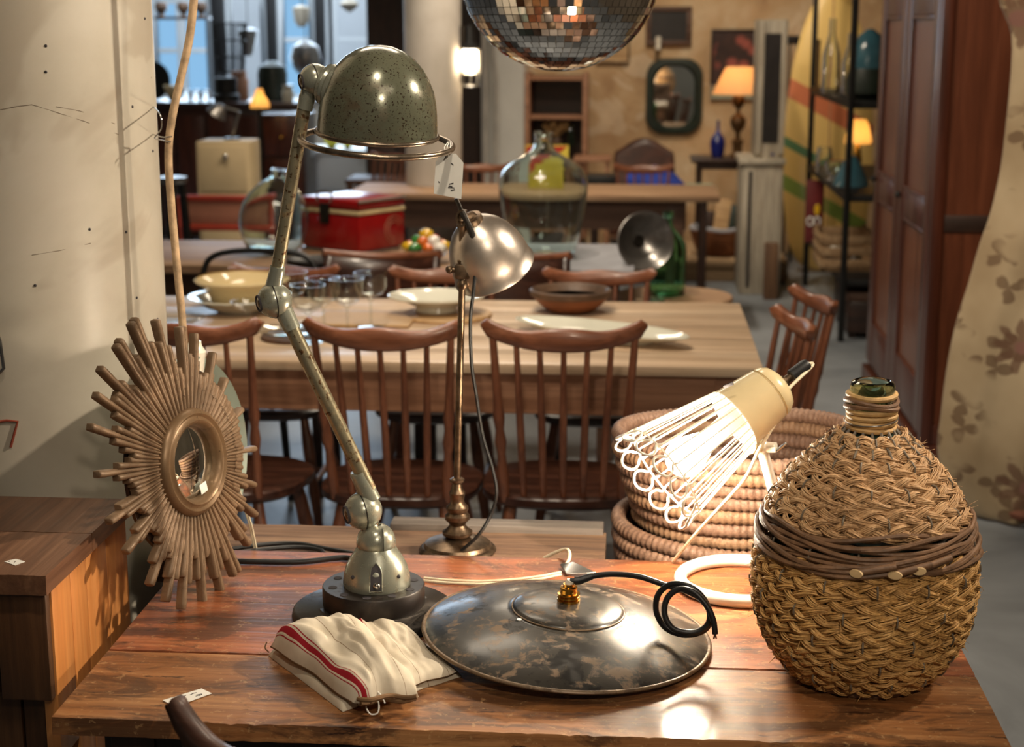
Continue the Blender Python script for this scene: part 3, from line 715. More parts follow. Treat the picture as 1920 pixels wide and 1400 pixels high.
# ================================================================== articulated lamp
LY = 2.265
B = atz(703, 1150, TZ); B = V((B.x, LY, TZ))
al = thing('articulated_lamp', 'green-grey articulated steel desk lamp with domed shade and ring', 'desk lamp', B)
T = Mx.Translation(B)
def at_l(x, y): return aty(x, y, LY)
MB().lathe([(0.120, 0.0), (0.124, 0.004), (0.122, 0.012), (0.118, 0.015), (0.086, 0.0165), (0.083, 0.019), (0.0, 0.019)], 72, T @ Mx.Diagonal((1, 0.94, 1, 1))).build('base_plate', 'iron_plate', al, world=True)
MB().lathe([(0.076, 0.019), (0.077, 0.022), (0.077, 0.048), (0.0755, 0.0502), (0.0, 0.0502)], 72, T).build('base_drum', 'iron_drum', al, world=True)
for a in (200, 235, 270, 305, 340, 20, 60, 120, 160):
    MB().lathe([(0.0065, 0.0500), (0.0065, 0.0507), (0, 0.0508)], 14, T @ Mx.Translation((0.062*cos(R(a)), 0.062*sin(R(a)), 0))).build('screw_hole', 'ink', al, world=True)
ax = V((at_l(706, 1060).x, LY, 0)); TB = Mx.Translation((ax.x, LY, TZ))
bell = [(0.050, 0.050), (0.0508, 0.055), (0.0495, 0.066), (0.0462, 0.079), (0.040, 0.092), (0.0325, 0.103), (0.029, 0.1085)]
MB().lathe(bell+[(0.0275, 0.110), (0, 0.110)], 56, TB).build('bell_housing', 'lamp_paint', al, world=True)
MB().lathe([(0.028, 0.1095), (0.0295, 0.112), (0.0293, 0.120), (0.0265, 0.130), (0.0208, 0.1375), (0.0148, 0.1415), (0.0085, 0.143), (0.008, 0.138), (0, 0.138)], 48, TB).build('bell_cap', 'lamp_paint', al, world=True)
MB().box(-0.0002, 0.0002, -0.0297, 0.0, 0.111, 0.1415, TB @ Mx.Translation((0.009, 0, 0)) @ Mx.Rotation(R(14), 4, 'Z')).build('seam', 'dark_metal', al, world=True)
MB().lathe([(0.0052, 0.13), (0.0052, 0.153), (0.004, 0.1565), (0.0, 0.1575)], 16, TB @ Mx.Translation((-0.001, 0, 0))).build('lock_pin', 'old_brass', al, world=True)
# slot with a bolt in the bell, and two small holes
arch = [(-0.0085, -0.020), (0.0085, -0.020), (0.0085, 0.004), (0.0068, 0.013), (0.0, 0.020), (-0.0068, 0.013), (-0.0085, 0.004)]
Ms = TB @ Mx.Rotation(R(8), 4, 'Z') @ Mx.Translation((0, -0.0462, 0.0765)) @ Mx.Rotation(R(90-22), 4, 'X')
MB().prism(arch, -0.003, 0.0006, Ms).build('slot', 'ink', al, world=True, bevel=0.0008)
MB().tube([Ms @ V((x*1.06, y*1.06, 0.0008)) for x, y in arch], 0.0011, 6, closed=True).build('slot_rim', 'lamp_paint', al, world=True)
MB().ball(Ms @ V((0.001, -0.013, 0.003)), 0.0058, 14, 10).build('bolt', 'chrome', al, world=True)
for a in (-128, -38):
    MB().ball(V((ax.x, LY, TZ+0.073))+V((0.0478*cos(R(a)), 0.0478*sin(R(a)), 0)), 0.0030, 12, 8).build('vent_hole', 'ink', al, world=True)
def joint(name, c, r, along, mat='lamp_paint'):
    j = MB().ball(c, r, 32, 20).build(name, mat, al, world=True)
    d = V(along).normalized()
    MB().lathe([(r+0.0006, -0.0008), (r+0.0006, 0.0008)], 40, Mx.Translation(c) @ frame_to(d) @ Mx.Translation((0, 0, -r*0.12))).build('seam', 'dark_metal', j, M=Mx.Translation(-al.location))
    Mc = Mx.Translation(c) @ frame_to(-d) @ Mx.Translation((0, 0, r*0.86))
    MB().lathe([(r*0.46, 0), (r*0.50, r*0.08), (r*0.46, r*0.14), (r*0.40, r*0.06), (0, r*0.04)], 24, Mc, ).build('screw_recess', 'ink', j, M=Mx.Translation(-al.location))
    MB().lathe([(r*0.24, 0), (r*0.24, r*0.12), (r*0.1, r*0.17), (0, r*0.17)], 16, Mc).build('screw_head', 'old_brass', j, M=Mx.Translation(-al.location))
    return j
J1 = at_l(681, 957); J2 = at_l(515, 563); J3 = at_l(591, 149)
jd = (0.86, 0.48, 0.12)
joint('lower_joint', J1, 0.0285, jd); joint('elbow_joint', J2, 0.0258, jd); joint('head_joint', J3, 0.0225, jd)
# neck from bell to lower joint
MB().tube([at_l(705, 1020), at_l(688, 975)], [0.0125, 0.014], 20).build('neck', 'lamp_paint', al, world=True)
def arm(a, b, r, name='arm'):
    MB().tube([a, b], r, 24).build(name, 'lamp_arm', al, world=True)
def collar(a, b, r0, r1):
    MB().tube([a, a.lerp(b, 0.85), b, b], [r0, r1, r1, r1*0.9], 24).build('collar', 'lamp_paint', al, world=True)
A0, A1 = at_l(693, 918), at_l(541, 603)
arm(A0, A1, 0.0108, 'lower_arm'); collar(at_l(696, 938), at_l(672, 886), 0.0150, 0.0132); collar(at_l(528, 575), at_l(548, 617), 0.0138, 0.0128)
U0, U1 = at_l(516, 530), at_l(574, 178)
arm(U0, U1, 0.0096, 'upper_arm'); collar(at_l(511, 548), at_l(521, 500), 0.0128, 0.0112); collar(at_l(582, 160), at_l(571, 205), 0.0118, 0.0110)
# shade
SH = at_l(707, 250)
Msh = Mx.Translation(SH) @ Mx.Rotation(R(4.5), 4, 'Y') @ Mx.Rotation(R(6), 4, 'X')
dome = [(0.0855, 0.0), (0.0850, 0.006), (0.0835, 0.03), (0.0815, 0.045), (0.0775, 0.062), (0.0705, 0.078), (0.061, 0.0925), (0.049, 0.1055), (0.034, 0.1155), (0.018, 0.1215), (0.0, 0.1235)]
ins = [(max(0, r-0.0015), z-0.0012 if i else z) for i, (r, z) in enumerate(dome)]
sh = MB().lathe(ins[::-1]+dome, 96, Msh).build('shade', 'lamp_dome', al, world=True, angle=60)
MB().lathe([(0.0855+0.0034*cos(a), 0.0034*sin(a)) for a in [2*pi*i/10 for i in range(10)]], 96, Msh, closed=True).build('rolled_edge', 'ring_metal', sh, M=Mx.Translation(-al.location))
MB().lathe([(0.1075+0.0046*cos(a), -0.0125+0.0046*sin(a)) for a in [2*pi*i/12 for i in range(12)]], 120, Msh, closed=True).build('handling_ring', 'ring_metal', al, world=True)
for a in (R(100), R(160), R(20)):
    MB().tube([Msh @ V((0.086*cos(a), 0.086*sin(a), -0.002)), Msh @ V((0.104*cos(a), 0.104*sin(a), -0.0125))], 0.003, 8).build('ring_stay', 'dark_metal', al, world=True)
# ribbed coupling between head joint and shade
d_ = (Msh @ V((-0.07, 0.0, 0.062)) - J3); Mc = Mx.Translation(J3) @ frame_to(d_)
MB().lathe([(0.016, 0.010), (0.026, 0.014), (0.029, 0.017), (0.027, 0.020), (0.031, 0.023), (0.030, 0.027), (0.034, 0.031), (0.034, 0.040), (0.02, 0.05)], 40, Mc).build('coupling', 'lamp_paint', al, world=True)
# black flex from the lamp base to the left
for pts_ in (((352, 1050), (380, 1050), (450, 1052), (560, 1053), (640, 1045), (668, 1050)),):
    MB().tube(spline([atz(x, y, TZ+0.006) for x, y in pts_], 8), 0.0048, 10).build('flex', 'black_rubber', al, world=True)
bc = thing('black_cable', 'loose black rubber cable lying along the back of the work table', 'cable', atz(520, 1030, BZ+0.005))
MB().tube(spline([atz(x, y, BZ+0.008) for x, y in ((360, 1044), (430, 1030), (500, 1020), (560, 1019), (610, 1028), (670, 1038))], 8), 0.0040, 8).build('cable', 'black_rubber', bc, world=True)
MB().tube(spline([atz(x, y, BZ+0.008) for x, y in ((430, 1038), (520, 1027), (570, 1026), (600, 1031), (608, 1038))], 8), 0.0040, 8).build('cable_end', 'black_rubber', bc, world=True)
# price tag tied to the ring
ptg = thing('price_tag', 'white cardboard price tag tied to the ring of the articulated lamp', 'tag', at_l(842, 300))
TY_ = LY-0.014
tp = [aty(x, y, TY_) for x, y in ((829, 287), (855, 288), (869, 305), (865, 373), (813, 363), (817, 303))]
nrm = V((0.15, -1, 0)).normalized()*0.0008
m_ = MB().add(tp+[p+nrm for p in tp], [(5, 4, 3, 2, 1, 0), (6, 7, 8, 9, 10, 11)]+[(k, (k+1) % 6, 6+(k+1) % 6, 6+k) for k in range(6)])
m_.build('card', 'paper', ptg, world=True, smooth=False)
ink = MB()
for (x0, y0, x1, y1) in ((842, 345, 850, 343), (840, 351, 852, 352), (845, 357, 853, 355), (841, 348, 848, 350), (832, 300, 836, 293), (845, 305, 850, 309), (822, 340, 824, 342)):
    ink.tube([aty(x0, y0, TY_-0.0016), aty(x1, y1, TY_-0.0016)], 0.0006, 5)
ink.build('writing', 'ink', ptg, world=True)
for dx in (-5, 0, 6):
    MB().tube(spline([at_l(842+dx*0.4, 266), aty(838+dx, 278, TY_-0.002), aty(840, 293, TY_-0.002)], 5), 0.0007, 5).build('string', 'paper', ptg, world=True)

# ================================================================== small brass lamp on the bench
GY = 2.62
def at_b(x, y): return aty(x, y, GY)
Bb = V((at_b(858, 1020).x, GY, BZ))
bl = thing('brass_lamp', 'slender brass stand lamp with a bell shaped aluminium shade', 'table lamp', Bb)
Tb = Mx.Translation(Bb)
MB().lathe([(0.065, 0.0), (0.067, 0.004), (0.064, 0.008), (0.059, 0.010), (0.056, 0.016), (0.044, 0.021), (0.022, 0.026), (0, 0.027)], 56, Tb).build('base', 'old_brass', bl, world=True)
MB().lathe([(0.02, 0.026), (0.0255, 0.031), (0.026, 0.036), (0.019, 0.041), (0.0135, 0.048), (0.016, 0.053), (0.0215, 0.058), (0.0215, 0.065), (0.016, 0.07), (0.019, 0.075), (0.019, 0.08), (0.013, 0.086), (0.0115, 0.092), (0.014, 0.105), (0.010, 0.112), (0.0085, 0.122), (0.0125, 0.125), (0.0125, 0.129), (0.0075, 0.132)], 32, Tb).build('turned_stem', 'old_brass', bl, world=True)
PT = at_b(868, 412); P0 = Bb+V((0, 0, 0.125))
MB().tube([P0, at_b(867, 505), ], [0.0062, 0.0058], 16).build('pole', 'old_brass', bl, world=True)
MB().lathe([(0.0072, -0.008), (0.009, -0.005), (0.009, 0.002), (0.0072, 0.006)], 20, Mx.Translation(at_b(867, 532))).build('pole_ring', 'old_brass', bl, world=True)
mb = MB().box(-0.013, 0.013, -0.011, 0.011, -0.013, 0.013, Mx.Translation(at_b(868, 508)))
mb.build('cross_block', 'old_brass', bl, world=True, bevel=0.004)
MB().lathe([(0.0075, 0.0), (0.0098, 0.006), (0.0075, 0.012), (0.007, 0.03), (0.0065, 0.055), (0.0085, 0.06), (0.0105, 0.064), (0.0085, 0.068), (0.0105, 0.073), (0.008, 0.078), (0.0075, 0.09)], 24, Mx.Translation(at_b(868, 495))).build('upper_stem', 'old_brass', bl, world=True)
hb = at_b(892, 510)-V((0, 0.004, 0))
MB().tube([at_b(842, 505), at_b(930, 513)], 0.0048, 12).build('cross_bar', 'old_brass', bl, world=True)
MB().lathe([(0.006, -0.006), (0.0115, -0.004), (0.0125, 0.0), (0.0115, 0.005), (0.008, 0.006), (0.0075, 0.0), (0, -0.002)], 20, Mx.Translation(hb) @ frame_to((0.1, -1, 0))).build('cord_eyelet', 'old_brass', bl, world=True)
MB().ball(at_b(843, 505), 0.007, 14, 10).build('end_knob', 'old_brass', bl, world=True)
sc_ = at_b(922, 512)
MB().box(-0.002, 0.002, -0.0035, 0.0035, -0.011, 0.011, Mx.Translation(sc_+V((0.004, -0.004, 0))) @ Mx.Rotation(R(10), 4, 'Y')).build('thumbscrew', 'old_brass', bl, world=True, bevel=0.0015)
MB().tube([at_b(905, 511), at_b(925, 512)], 0.003, 8).build('screw_shank', 'old_brass', bl, world=True)
# ring knuckle on top and flat arm
MB().lathe([(0.0085, -0.003), (0.0125, -0.003), (0.0125, 0.003), (0.0085, 0.003)], 24, Mx.Translation(at_b(867, 408)-V((0, 0.008, 0))) @ frame_to((-0.25, -1, 0.1)) @ Mx.Diagonal((0.8, 1.15, 1, 1)), closed=True).build('knuckle_ring', 'old_brass', bl, world=True)
MB().tube([at_b(868, 414)+V((0, 0.002, 0)), at_b(882, 408)+V((0, 0.006, 0)), at_b(893, 418)+V((0, 0.012, 0))], [0.0085, 0.011, 0.012], 14).build('knuckle', 'old_brass', bl, world=True)
MB().tube(spline([at_b(866, 398), at_b(860, 383), at_b(855, 372)], 4), [0.005]*9, 10, sy=0.6).build('arm_stub', 'dark_metal', bl, world=True)
pa = spline([at_b(868, 395)-V((0, .01, 0)), at_b(882, 425)-V((0, .012, 0)), at_b(895, 460)-V((0, .012, 0)), at_b(906, 486)-V((0, .012, 0)), at_b(905, 505)-V((0, .01, 0))], 5)
MB().tube(pa, 0.0052, 12, sy=0.6, up=(0, 1, 0)).build('flat_arm', 'dark_metal', bl, world=True)
# aluminium bell shade
ap, rc = at_b(884, 418), at_b(926, 527)
axis = (rc-ap).normalized()*0.86+V((0, 0.42, 0)); axis.normalize()
Ma = Mx.Translation(at_b(884, 418)+V((0, 0.012, 0))) @ frame_to(axis)
prof = [(0.013, -0.004), (0.022, 0.001), (0.034, 0.008), (0.046, 0.020), (0.056, 0.036), (0.063, 0.054), (0.0675, 0.074), (0.070, 0.098)]
MB().lathe([(r-0.0012, z) for r, z in prof[::-1]]+prof+[(0.0715, 0.099), (0.0722, 0.1005), (0.0712, 0.102), (0.0688, 0.1)], 72, Ma, closed=True).build('shade', 'aluminium', bl, world=True, angle=60)
MB().lathe([(0.012, -0.012), (0.019, -0.010), (0.020, -0.002), (0.016, 0.004)], 28, Ma).build('shade_cap', 'old_brass', bl, world=True)
MB().ball(Ma @ V((0, 0, 0.058)), 0.026, 18, 12).build('bulb', 'white_enamel', bl, world=True)
cord = spline([hb-V((0, 0.006, 0)), aty(888, 545, GY-0.02), aty(882, 600, GY-0.02), aty(884, 680, GY-0.01), aty(893, 740, GY-0.01), aty(905, 815, GY-0.01), aty(924, 880, GY-0.02), aty(931, 925, GY-0.03), aty(920, 965, GY-0.035), aty(895, 1005, GY-0.05), atz(852, 1043, BZ+0.006)], 8)
MB().tube(cord, 0.0030, 8).build('cord', 'black_rubber', bl, world=True)
# ================================================================== black enamel shade lying on the table
D0 = atz(1062, 1184, TZ+0.022)
es = thing('enamel_lampshade', 'wide shallow black enamel lampshade with rust patches lying on the table', 'lampshade', D0)
Md = Mx.Translation((0, 0, 0)) @ Mx.Rotation(R(3.6), 4, 'Y') @ Mx.Rotation(R(0.6), 4, 'X') @ Mx.Diagonal((1, 1, 0.8, 1))
prof = [(0.204, 0.0), (0.198, 0.0045), (0.17, 0.0165), (0.14, 0.028), (0.11, 0.0375), (0.088, 0.042), (0.081, 0.0425), (0.0785, 0.0465), (0.075, 0.0495), (0.05, 0.0525), (0.02, 0.0535), (0.0, 0.0538)]
MB().lathe([(max(0, r-0.001), z-0.002) for r, z in prof[::-1]]+prof, 120, Md).build('shade', 'enamel_shade', es, angle=60)
MB().lathe([(0.2045+0.0036*cos(a), 0.0036*sin(a)-0.001) for a in [2*pi*i/10 for i in range(10)]], 120, Md, closed=True).build('rolled_rim', 'enamel_rim', es)
MB().lathe([(0.0800+0.0016*cos(a), 0.0438+0.0016*sin(a)) for a in [2*pi*i/8 for i in range(8)]], 96, Md, closed=True).build('raised_bead', 'enamel_rim', es)
MB().lathe([(0.0035, 0), (0.0035, 0.0012), (0, 0.0014)], 12, Md @ Mx.Translation((-0.066, -0.055, 0.0425)) @ Mx.Rotation(R(8), 4, 'X')).build('paint_fleck', 'paper', es)
ft = aty(1066, 1139, D0.y+0.012)-D0; ft.y = 0.012
Mf = Mx.Translation((ft.x, ft.y, 0.0425))
MB().lathe([(0.0165, 0.0), (0.0165, 0.003), (0.0142, 0.004), (0.0162, 0.0055), (0.0162, 0.0075), (0.0142, 0.0085), (0.0162, 0.010), (0.0162, 0.012), (0.0125, 0.0125), (0.0118, 0.018), (0.0125, 0.0185), (0.0125, 0.021), (0.0085, 0.022), (0.008, 0.026)], 28, Mf).build('brass_fitting', 'brass', es)
MB().ball(V((ft.x+0.006, ft.y-0.0105, 0.0425+0.014)), 0.0022, 8, 6).build('grub_screw', 'brass', es)
fY = D0.y+ft.y
def cq(x, y, dy=0.0): return aty(x, y, fY+dy)
MB().tube([Mf @ V((0, 0, 0.024))+D0, Mf @ V((0.003, 0, 0.031))+D0], 0.0062, 12).build('collar', 'white_enamel', es, world=True)
cp = [Mf @ V((0.002, 0, 0.030))+D0, cq(1086, 1088), cq(1110, 1080, .002), cq(1150, 1076, .0), cq(1200, 1081, -.01), cq(1245, 1096, -.02), cq(1288, 1108, -.035), cq(1318, 1126, -.05), cq(1333, 1152, -.06), cq(1322, 1180, -.065), cq(1286, 1190, -.065), cq(1250, 1178, -.055), cq(1231, 1148, -.05), cq(1234, 1115, -.055), cq(1258, 1095, -.06), cq(1290, 1098, -.07), cq(1316, 1118, -.08), cq(1330, 1146, -.085), cq(1326, 1172, -.085), cq(1300, 1185, -.085), cq(1262, 1178, -.085), cq(1246, 1150, -.08), cq(1252, 1120, -.075), cq(1275, 1104, -.075), cq(1304, 1112, -.085), cq(1328, 1140, -.092), cq(1338, 1165, -.096), cq(1341, 1188, -.098)]
MB().tube(spline(cp, 6), 0.0043, 10).build('black_flex', 'black_rubber', es, world=True)
MB().tube([cp[1].lerp(cp[0], 0.5), cp[1], cp[2]], [0.0066, 0.0062, 0.005], 12).build('flex_sleeve', 'black_rubber', es, world=True)
for dx in (-2, 3): MB().tube([cp[-1], cq(1340+dx, 1197, -.098)], 0.0012, 6).build('bare_wire', 'old_brass', es, world=True)

# ================================================================== folded linen towel
def pillow(name, mat, parent, c, zt, H, nu=44, nv=40, pw=5, wr=0.004, seed=0, uv=(0, 1, 0, 1), lift=None, M=None):
    """folded cloth slab between four pixel corners on the height zt; thickness H, rolled edges, wrinkles"""
    P = [atz(x, y, zt) for x, y in c]
    vs = []; fs = []; uvs = []
    for side in (0, 1):
        for j in range(nv):
            v = j/(nv-1)
            for i in range(nu):
                u = i/(nu-1)
                q = P[0]*(1-u)*(1-v)+P[1]*u*(1-v)+P[2]*u*v+P[3]*(1-u)*v
                e = ((1-abs(2*u-1)**pw)*(1-abs(2*v-1)**(pw*1.6)))**0.5
                q = q+V((mn.noise(V((u*3, v*3, seed))), mn.noise(V((u*3, v*3, seed+5))), 0))*wr*1.5
                w_ = mn.noise(V((u*4+seed, v*2.2, seed)))*wr*2.2+mn.noise(V((u*10, v*6, seed+3)))*wr*0.7
                z = zt+(H*e+w_*e if side == 0 else (-0.0004 if True else 0))
                if lift: z += lift(u, v)*(1 if side == 0 else 0.85)
                vs.append(V((q.x, q.y, max(z, TZ+0.0006)))-parent.location); uvs.append((uv[0]+(uv[1]-uv[0])*u, uv[2]+(uv[3]-uv[2])*v))
    for side in (0, 1):
        o = side*nu*nv
        for j in range(nv-1):
            for i in range(nu-1):
                f = (o+j*nu+i, o+j*nu+i+1, o+(j+1)*nu+i+1, o+(j+1)*nu+i)
                fs.append(f if side == 0 else f[::-1])
    o = nu*nv
    edge = [i for i in range(nu)]+[j*nu+nu-1 for j in range(1, nv)]+[(nv-1)*nu+i for i in range(nu-2, -1, -1)]+[j*nu for j in range(nv-2, 0, -1)]
    for a, b in zip(edge, edge[1:]+edge[:1]): fs.append((a, o+a, o+b, b))
    me = bpy.data.meshes.new(name); me.from_pydata(vs, [], fs); me.update()
    lay = me.uv_layers.new(name='UVMap')
    for lp in me.loops: lay.data[lp.index].uv = uvs[lp.vertex_index]
    bm = bmesh.new(); bm.from_mesh(me); bmesh.ops.recalc_face_normals(bm, faces=bm.faces); bm.to_mesh(me); bm.free()
    me.shade_smooth(); me.materials.append(MAT[mat])
    ob = bpy.data.objects.new(name, me); COL.objects.link(ob); ob.parent = parent; return ob
tw = thing('linen_towel', 'folded natural linen towel with a red striped border beside the lamp base', 'towel', atz(670, 1270, TZ))
pillow('lower_fold', 'linen', tw, ((503, 1228), (668, 1162), (800, 1275), (643, 1334)), TZ+0.001, 0.016, pw=9, wr=0.0015, seed=2, uv=(0.22, 0.9, 0.2, 0.6))
pillow('right_fold', 'linen', tw, ((655, 1180), (752, 1178), (866, 1268), (740, 1308)), TZ+0.001, 0.012, pw=7, wr=0.003, seed=5, uv=(0.02, 0.62, 0, 0.5), lift=lambda u, v: 0.006*sin(pi*u)*(1-v))
pillow('right_fold', 'linen', tw, ((662, 1176), (745, 1174), (858, 1258), (735, 1298)), TZ+0.013, 0.011, pw=7, wr=0.004, seed=6, uv=(0.0, 0.80, 0.1, 0.5), lift=lambda u, v: 0.004*(1-v))
tf = pillow('top_fold', 'linen', tw, ((507, 1218), (672, 1176), (785, 1306), (664, 1318)), TZ+0.017, 0.034, pw=4, wr=0.008, seed=9, uv=(0.0, 0.86, 0, 0.8), lift=lambda u, v: 0.010*sin(pi*min(1, u*1.15))*(1-0.4*v)+0.005*(1-v))
# rolled open end with frayed threads
for k, (x0, x1, yy, zz) in enumerate(((672, 782, 1310, 0.030), (676, 778, 1316, 0.018))):
    pts_ = [atz(x0+(x1-x0)*t, yy-6*t+3*sin(t*9+k), TZ+zz+0.004*sin(t*7+2*k)) for t in [i/14 for i in range(15)]]
    MB().tube(pts_, 0.0034, 8).build('rolled_hem', 'linen', tw, world=True)
for k, lp in enumerate((((690, 1300), (686, 1322), (694, 1338), (708, 1336), (710, 1318), (702, 1304)), ((680, 1300), (696, 1292), (712, 1300), (722, 1318)), ((686, 1310), (700, 1296), (694, 1286)), ((504, 1222), (497, 1214), (500, 1204)), ((672, 1146), (674, 1138), (671, 1134)))):
    MB().tube(spline([atz(x, y, TZ+(0.026-0.024*max(0, (y-1300)/40) if y > 1250 else 0.03)) for x, y in lp], 6), 0.0010, 6).build('loose_thread', 'paper' if k < 3 else 'linen', tw, world=True)

# ================================================================== wire cage lamp
KY = 2.44
Kb = atz(1390, 1099, TZ)
ck = thing('cage_lamp', 'lit cream wire cage lamp with petal shaped loops on a ring base', 'table lamp', V((Kb.x, Kb.y, TZ)))
Tk = Mx.Translation(V((Kb.x, Kb.y, TZ+0.0105)))
MB().lathe([(0.097+0.0105*cos(a), 0.0105*sin(a)) for a in [2*pi*i/14 for i in range(14)]], 80, Tk, closed=True).build('base_ring', 'white_enamel', ck, world=True)
JK = aty(1428, 838, KY)
foot = V((Kb.x+0.075, Kb.y+0.06, TZ+0.012))
MB().tube(spline([foot, foot.lerp(JK, 0.3)+V((0.006, 0, 0)), foot.lerp(JK, 0.7)+V((0.004, 0, 0)), JK], 6), 0.0088, 16).build('stem', 'white_enamel', ck, world=True)
MB().ball(JK, 0.0125, 16, 12).build('pivot', 'white_enamel', ck, world=True)
MB().tube([JK, JK+V((0.022, -0.008, 0.002))], [0.009, 0.008], 14).build('pivot_screw', 'white_enamel', ck, world=True)
MB().box(-0.002, 0.002, -0.004, 0.004, -0.010, 0.010, Mx.Translation(JK+V((0.03, -0.011, 0.004))) @ Mx.Rotation(R(50), 4, 'Y')).build('wing_nut', 'steel', ck, world=True, bevel=0.001)
ka = V((-0.735, -0.36, -0.50)).normalized()           # direction the lamp points
Sc = aty(1376, 787, KY-0.01)                             # front rim of the socket housing
Mk = Mx.Translation(Sc) @ frame_to(ka)
MB().lathe([(0.0, -0.100), (0.012, -0.0995), (0.026, -0.096), (0.036, -0.090), (0.0425, -0.080), (0.0435, -0.072), (0.0418, -0.0715), (0.0418, -0.0685), (0.0445, -0.068), (0.049, -0.03), (0.0525, 0.0), (0.0515, 0.0), (0.045, -0.045), (0.0, -0.05)], 56, Mk).build('housing', 'cream_enamel', ck, world=True)
MB().box(-0.008, 0.008, -0.0005, 0.001, -0.005, 0.005, Mx.Translation(aty(1366, 722, KY-0.052)) @ Mx.Rotation(R(-25), 4, 'Y') @ Mx.Rotation(R(50), 4, 'X')).build('maker_plate', 'ink', ck, world=True, bevel=0.002)
yk = MB().tube([Sc-ka*0.02+V((0.01, -0.012, -0.048)), JK], [0.016, 0.010], 14); yk.build('yoke', 'cream_enamel', ck, world=True)
MB().lathe([(0.010, 0), (0.010, 0.006), (0.007, 0.007), (0.0065, 0.020)], 18, Mx.Translation(Sc-ka*0.099) @ frame_to(-ka)).build('brass_neck', 'old_brass', ck, world=True)
MB().lathe([(0.0085, 0), (0.0105, 0.002), (0.0105, 0.03), (0.008, 0.036), (0.0, 0.037)], 18, Mx.Translation(Sc-ka*0.116) @ frame_to(-ka)).build('cord_grip', 'black_rubber', ck, world=True)
LC, RA, RB = 0.148, 0.0525, 0.0825
def cone(a, t, extra=0.0): r = RA+(RB-RA)*t+extra; return Mk @ V((r*cos(a), r*sin(a), LC*t))
NW = 26
for k in range(NW):
    a = 2*pi*k/NW
    MB().tube([cone(a, 0.0), cone(a, 0.9)], 0.00145, 6).build('cage_wire', 'white_enamel', ck, world=True)
NP = 13
for k in range(NP):
    a0, a1 = 2*pi*(2*k)/NW, 2*pi*(2*k+1)/NW
    dlt = 2*pi/NW; mid = (a0+a1)/2
    lp = [cone(a0, 0.9), cone(a0+dlt*0.15, 0.95), cone(a0-dlt*0.25, 1.0), cone(a0-dlt*0.32, 1.07), cone(mid-dlt*0.3, 1.125), cone(mid+dlt*0.3, 1.125), cone(a1+dlt*0.32, 1.07), cone(a1+dlt*0.25, 1.0), cone(a1-dlt*0.15, 0.95), cone(a1, 0.9)]
    MB().tube(spline(lp, 4), 0.0021, 6).build('petal_loop', 'white_enamel', ck, world=True)
for t in (0.93,):
    MB().tube([cone(2*pi*i/64, t, -0.002) for i in range(64)], 0.0017, 6, closed=True).build('cage_ring', 'white_enamel', ck, world=True)
MB().tube([cone(2*pi*i/64, 0.0, -0.001) for i in range(64)], 0.0016, 6, closed=True).build('cage_ring', 'white_enamel', ck, world=True)
MB().lathe([(0.017, -0.03), (0.018, 0.02), (0.016, 0.036)], 24, Mk).build('bulb_holder', 'white_enamel', ck, world=True)
MB().lathe([(0.0, 0.128), (0.012, 0.1265), (0.022, 0.121), (0.0285, 0.110), (0.0300, 0.098), (0.0280, 0.085), (0.0225, 0.070), (0.0165, 0.055), (0.0140, 0.046), (0.0135, 0.036)], 36, Mk).build('bulb', 'bulb_glow', ck, world=True)
gp = Sc-ka*0.152
cord = spline([gp, gp+V((0.006, 0, -0.004)), aty(1474, 735, KY-0.0), aty(1463, 775, KY-0.01), aty(1440, 815, KY-0.02), aty(1422, 845, KY-0.03), aty(1398, 895, KY-0.04), aty(1355, 945, KY-0.02), aty(1305, 1000, KY+0.04), aty(1262, 1052, KY+0.10)], 8)
MB().tube(cord, 0.0028, 8).build('cord', 'white_cord', ck, world=True)
# twin white cord with a small metal clip on the table
wc = thing('white_flex', 'twin cream flex with a blue-grey metal clip lying behind the enamel shade', 'cord', atz(1000, 1085, TZ))
for dy in (0, 5):
    MB().tube(spline([atz(x, y+dy, TZ+0.003) for x, y in ((795, 1083), (840, 1087), (900, 1089), (960, 1086), (1010, 1080), (1052, 1072))], 8), 0.0021, 8).build('flex', 'white_cord', wc, world=True)
MB().tube(spline([atz(1060, 1062, TZ+0.006), atz(1068, 1044, TZ+0.012), atz(1064, 1030, TZ+0.016), atz(1045, 1034, TZ+0.006), atz(1020, 1046, BZ+0.004)], 8), 0.0028, 8).build('flex', 'white_cord', wc, world=True)
P_ = [atz(1050, 1060, TZ+.004), atz(1075, 1055, TZ+.014), atz(1118, 1076, TZ+.002), atz(1062, 1078, TZ+.003)]
MB().add(P_+[p+V((0, 0, .003)) for p in P_], [(0, 3, 2, 1), (4, 5, 6, 7), (0, 1, 5, 4), (1, 2, 6, 5), (2, 3, 7, 6), (3, 0, 4, 7)]).build('clip', 'steel', wc, world=True, bevel=0.001)
# thin twin flex dropping behind the mirror
mf = thing('thin_flex', 'thin yellowed twin flex hanging behind the sunburst mirror', 'cord', atz(478, 1035, BZ))
for dx in (0, 4): MB().tube(spline([aty(440+dx, 905, 2.56), aty(455+dx, 945, 2.56), aty(468+dx, 985, 2.57), atz(478+dx, 1034, BZ+0.003)], 6), 0.0017, 6).build('flex', 'white_cord', mf, world=True)

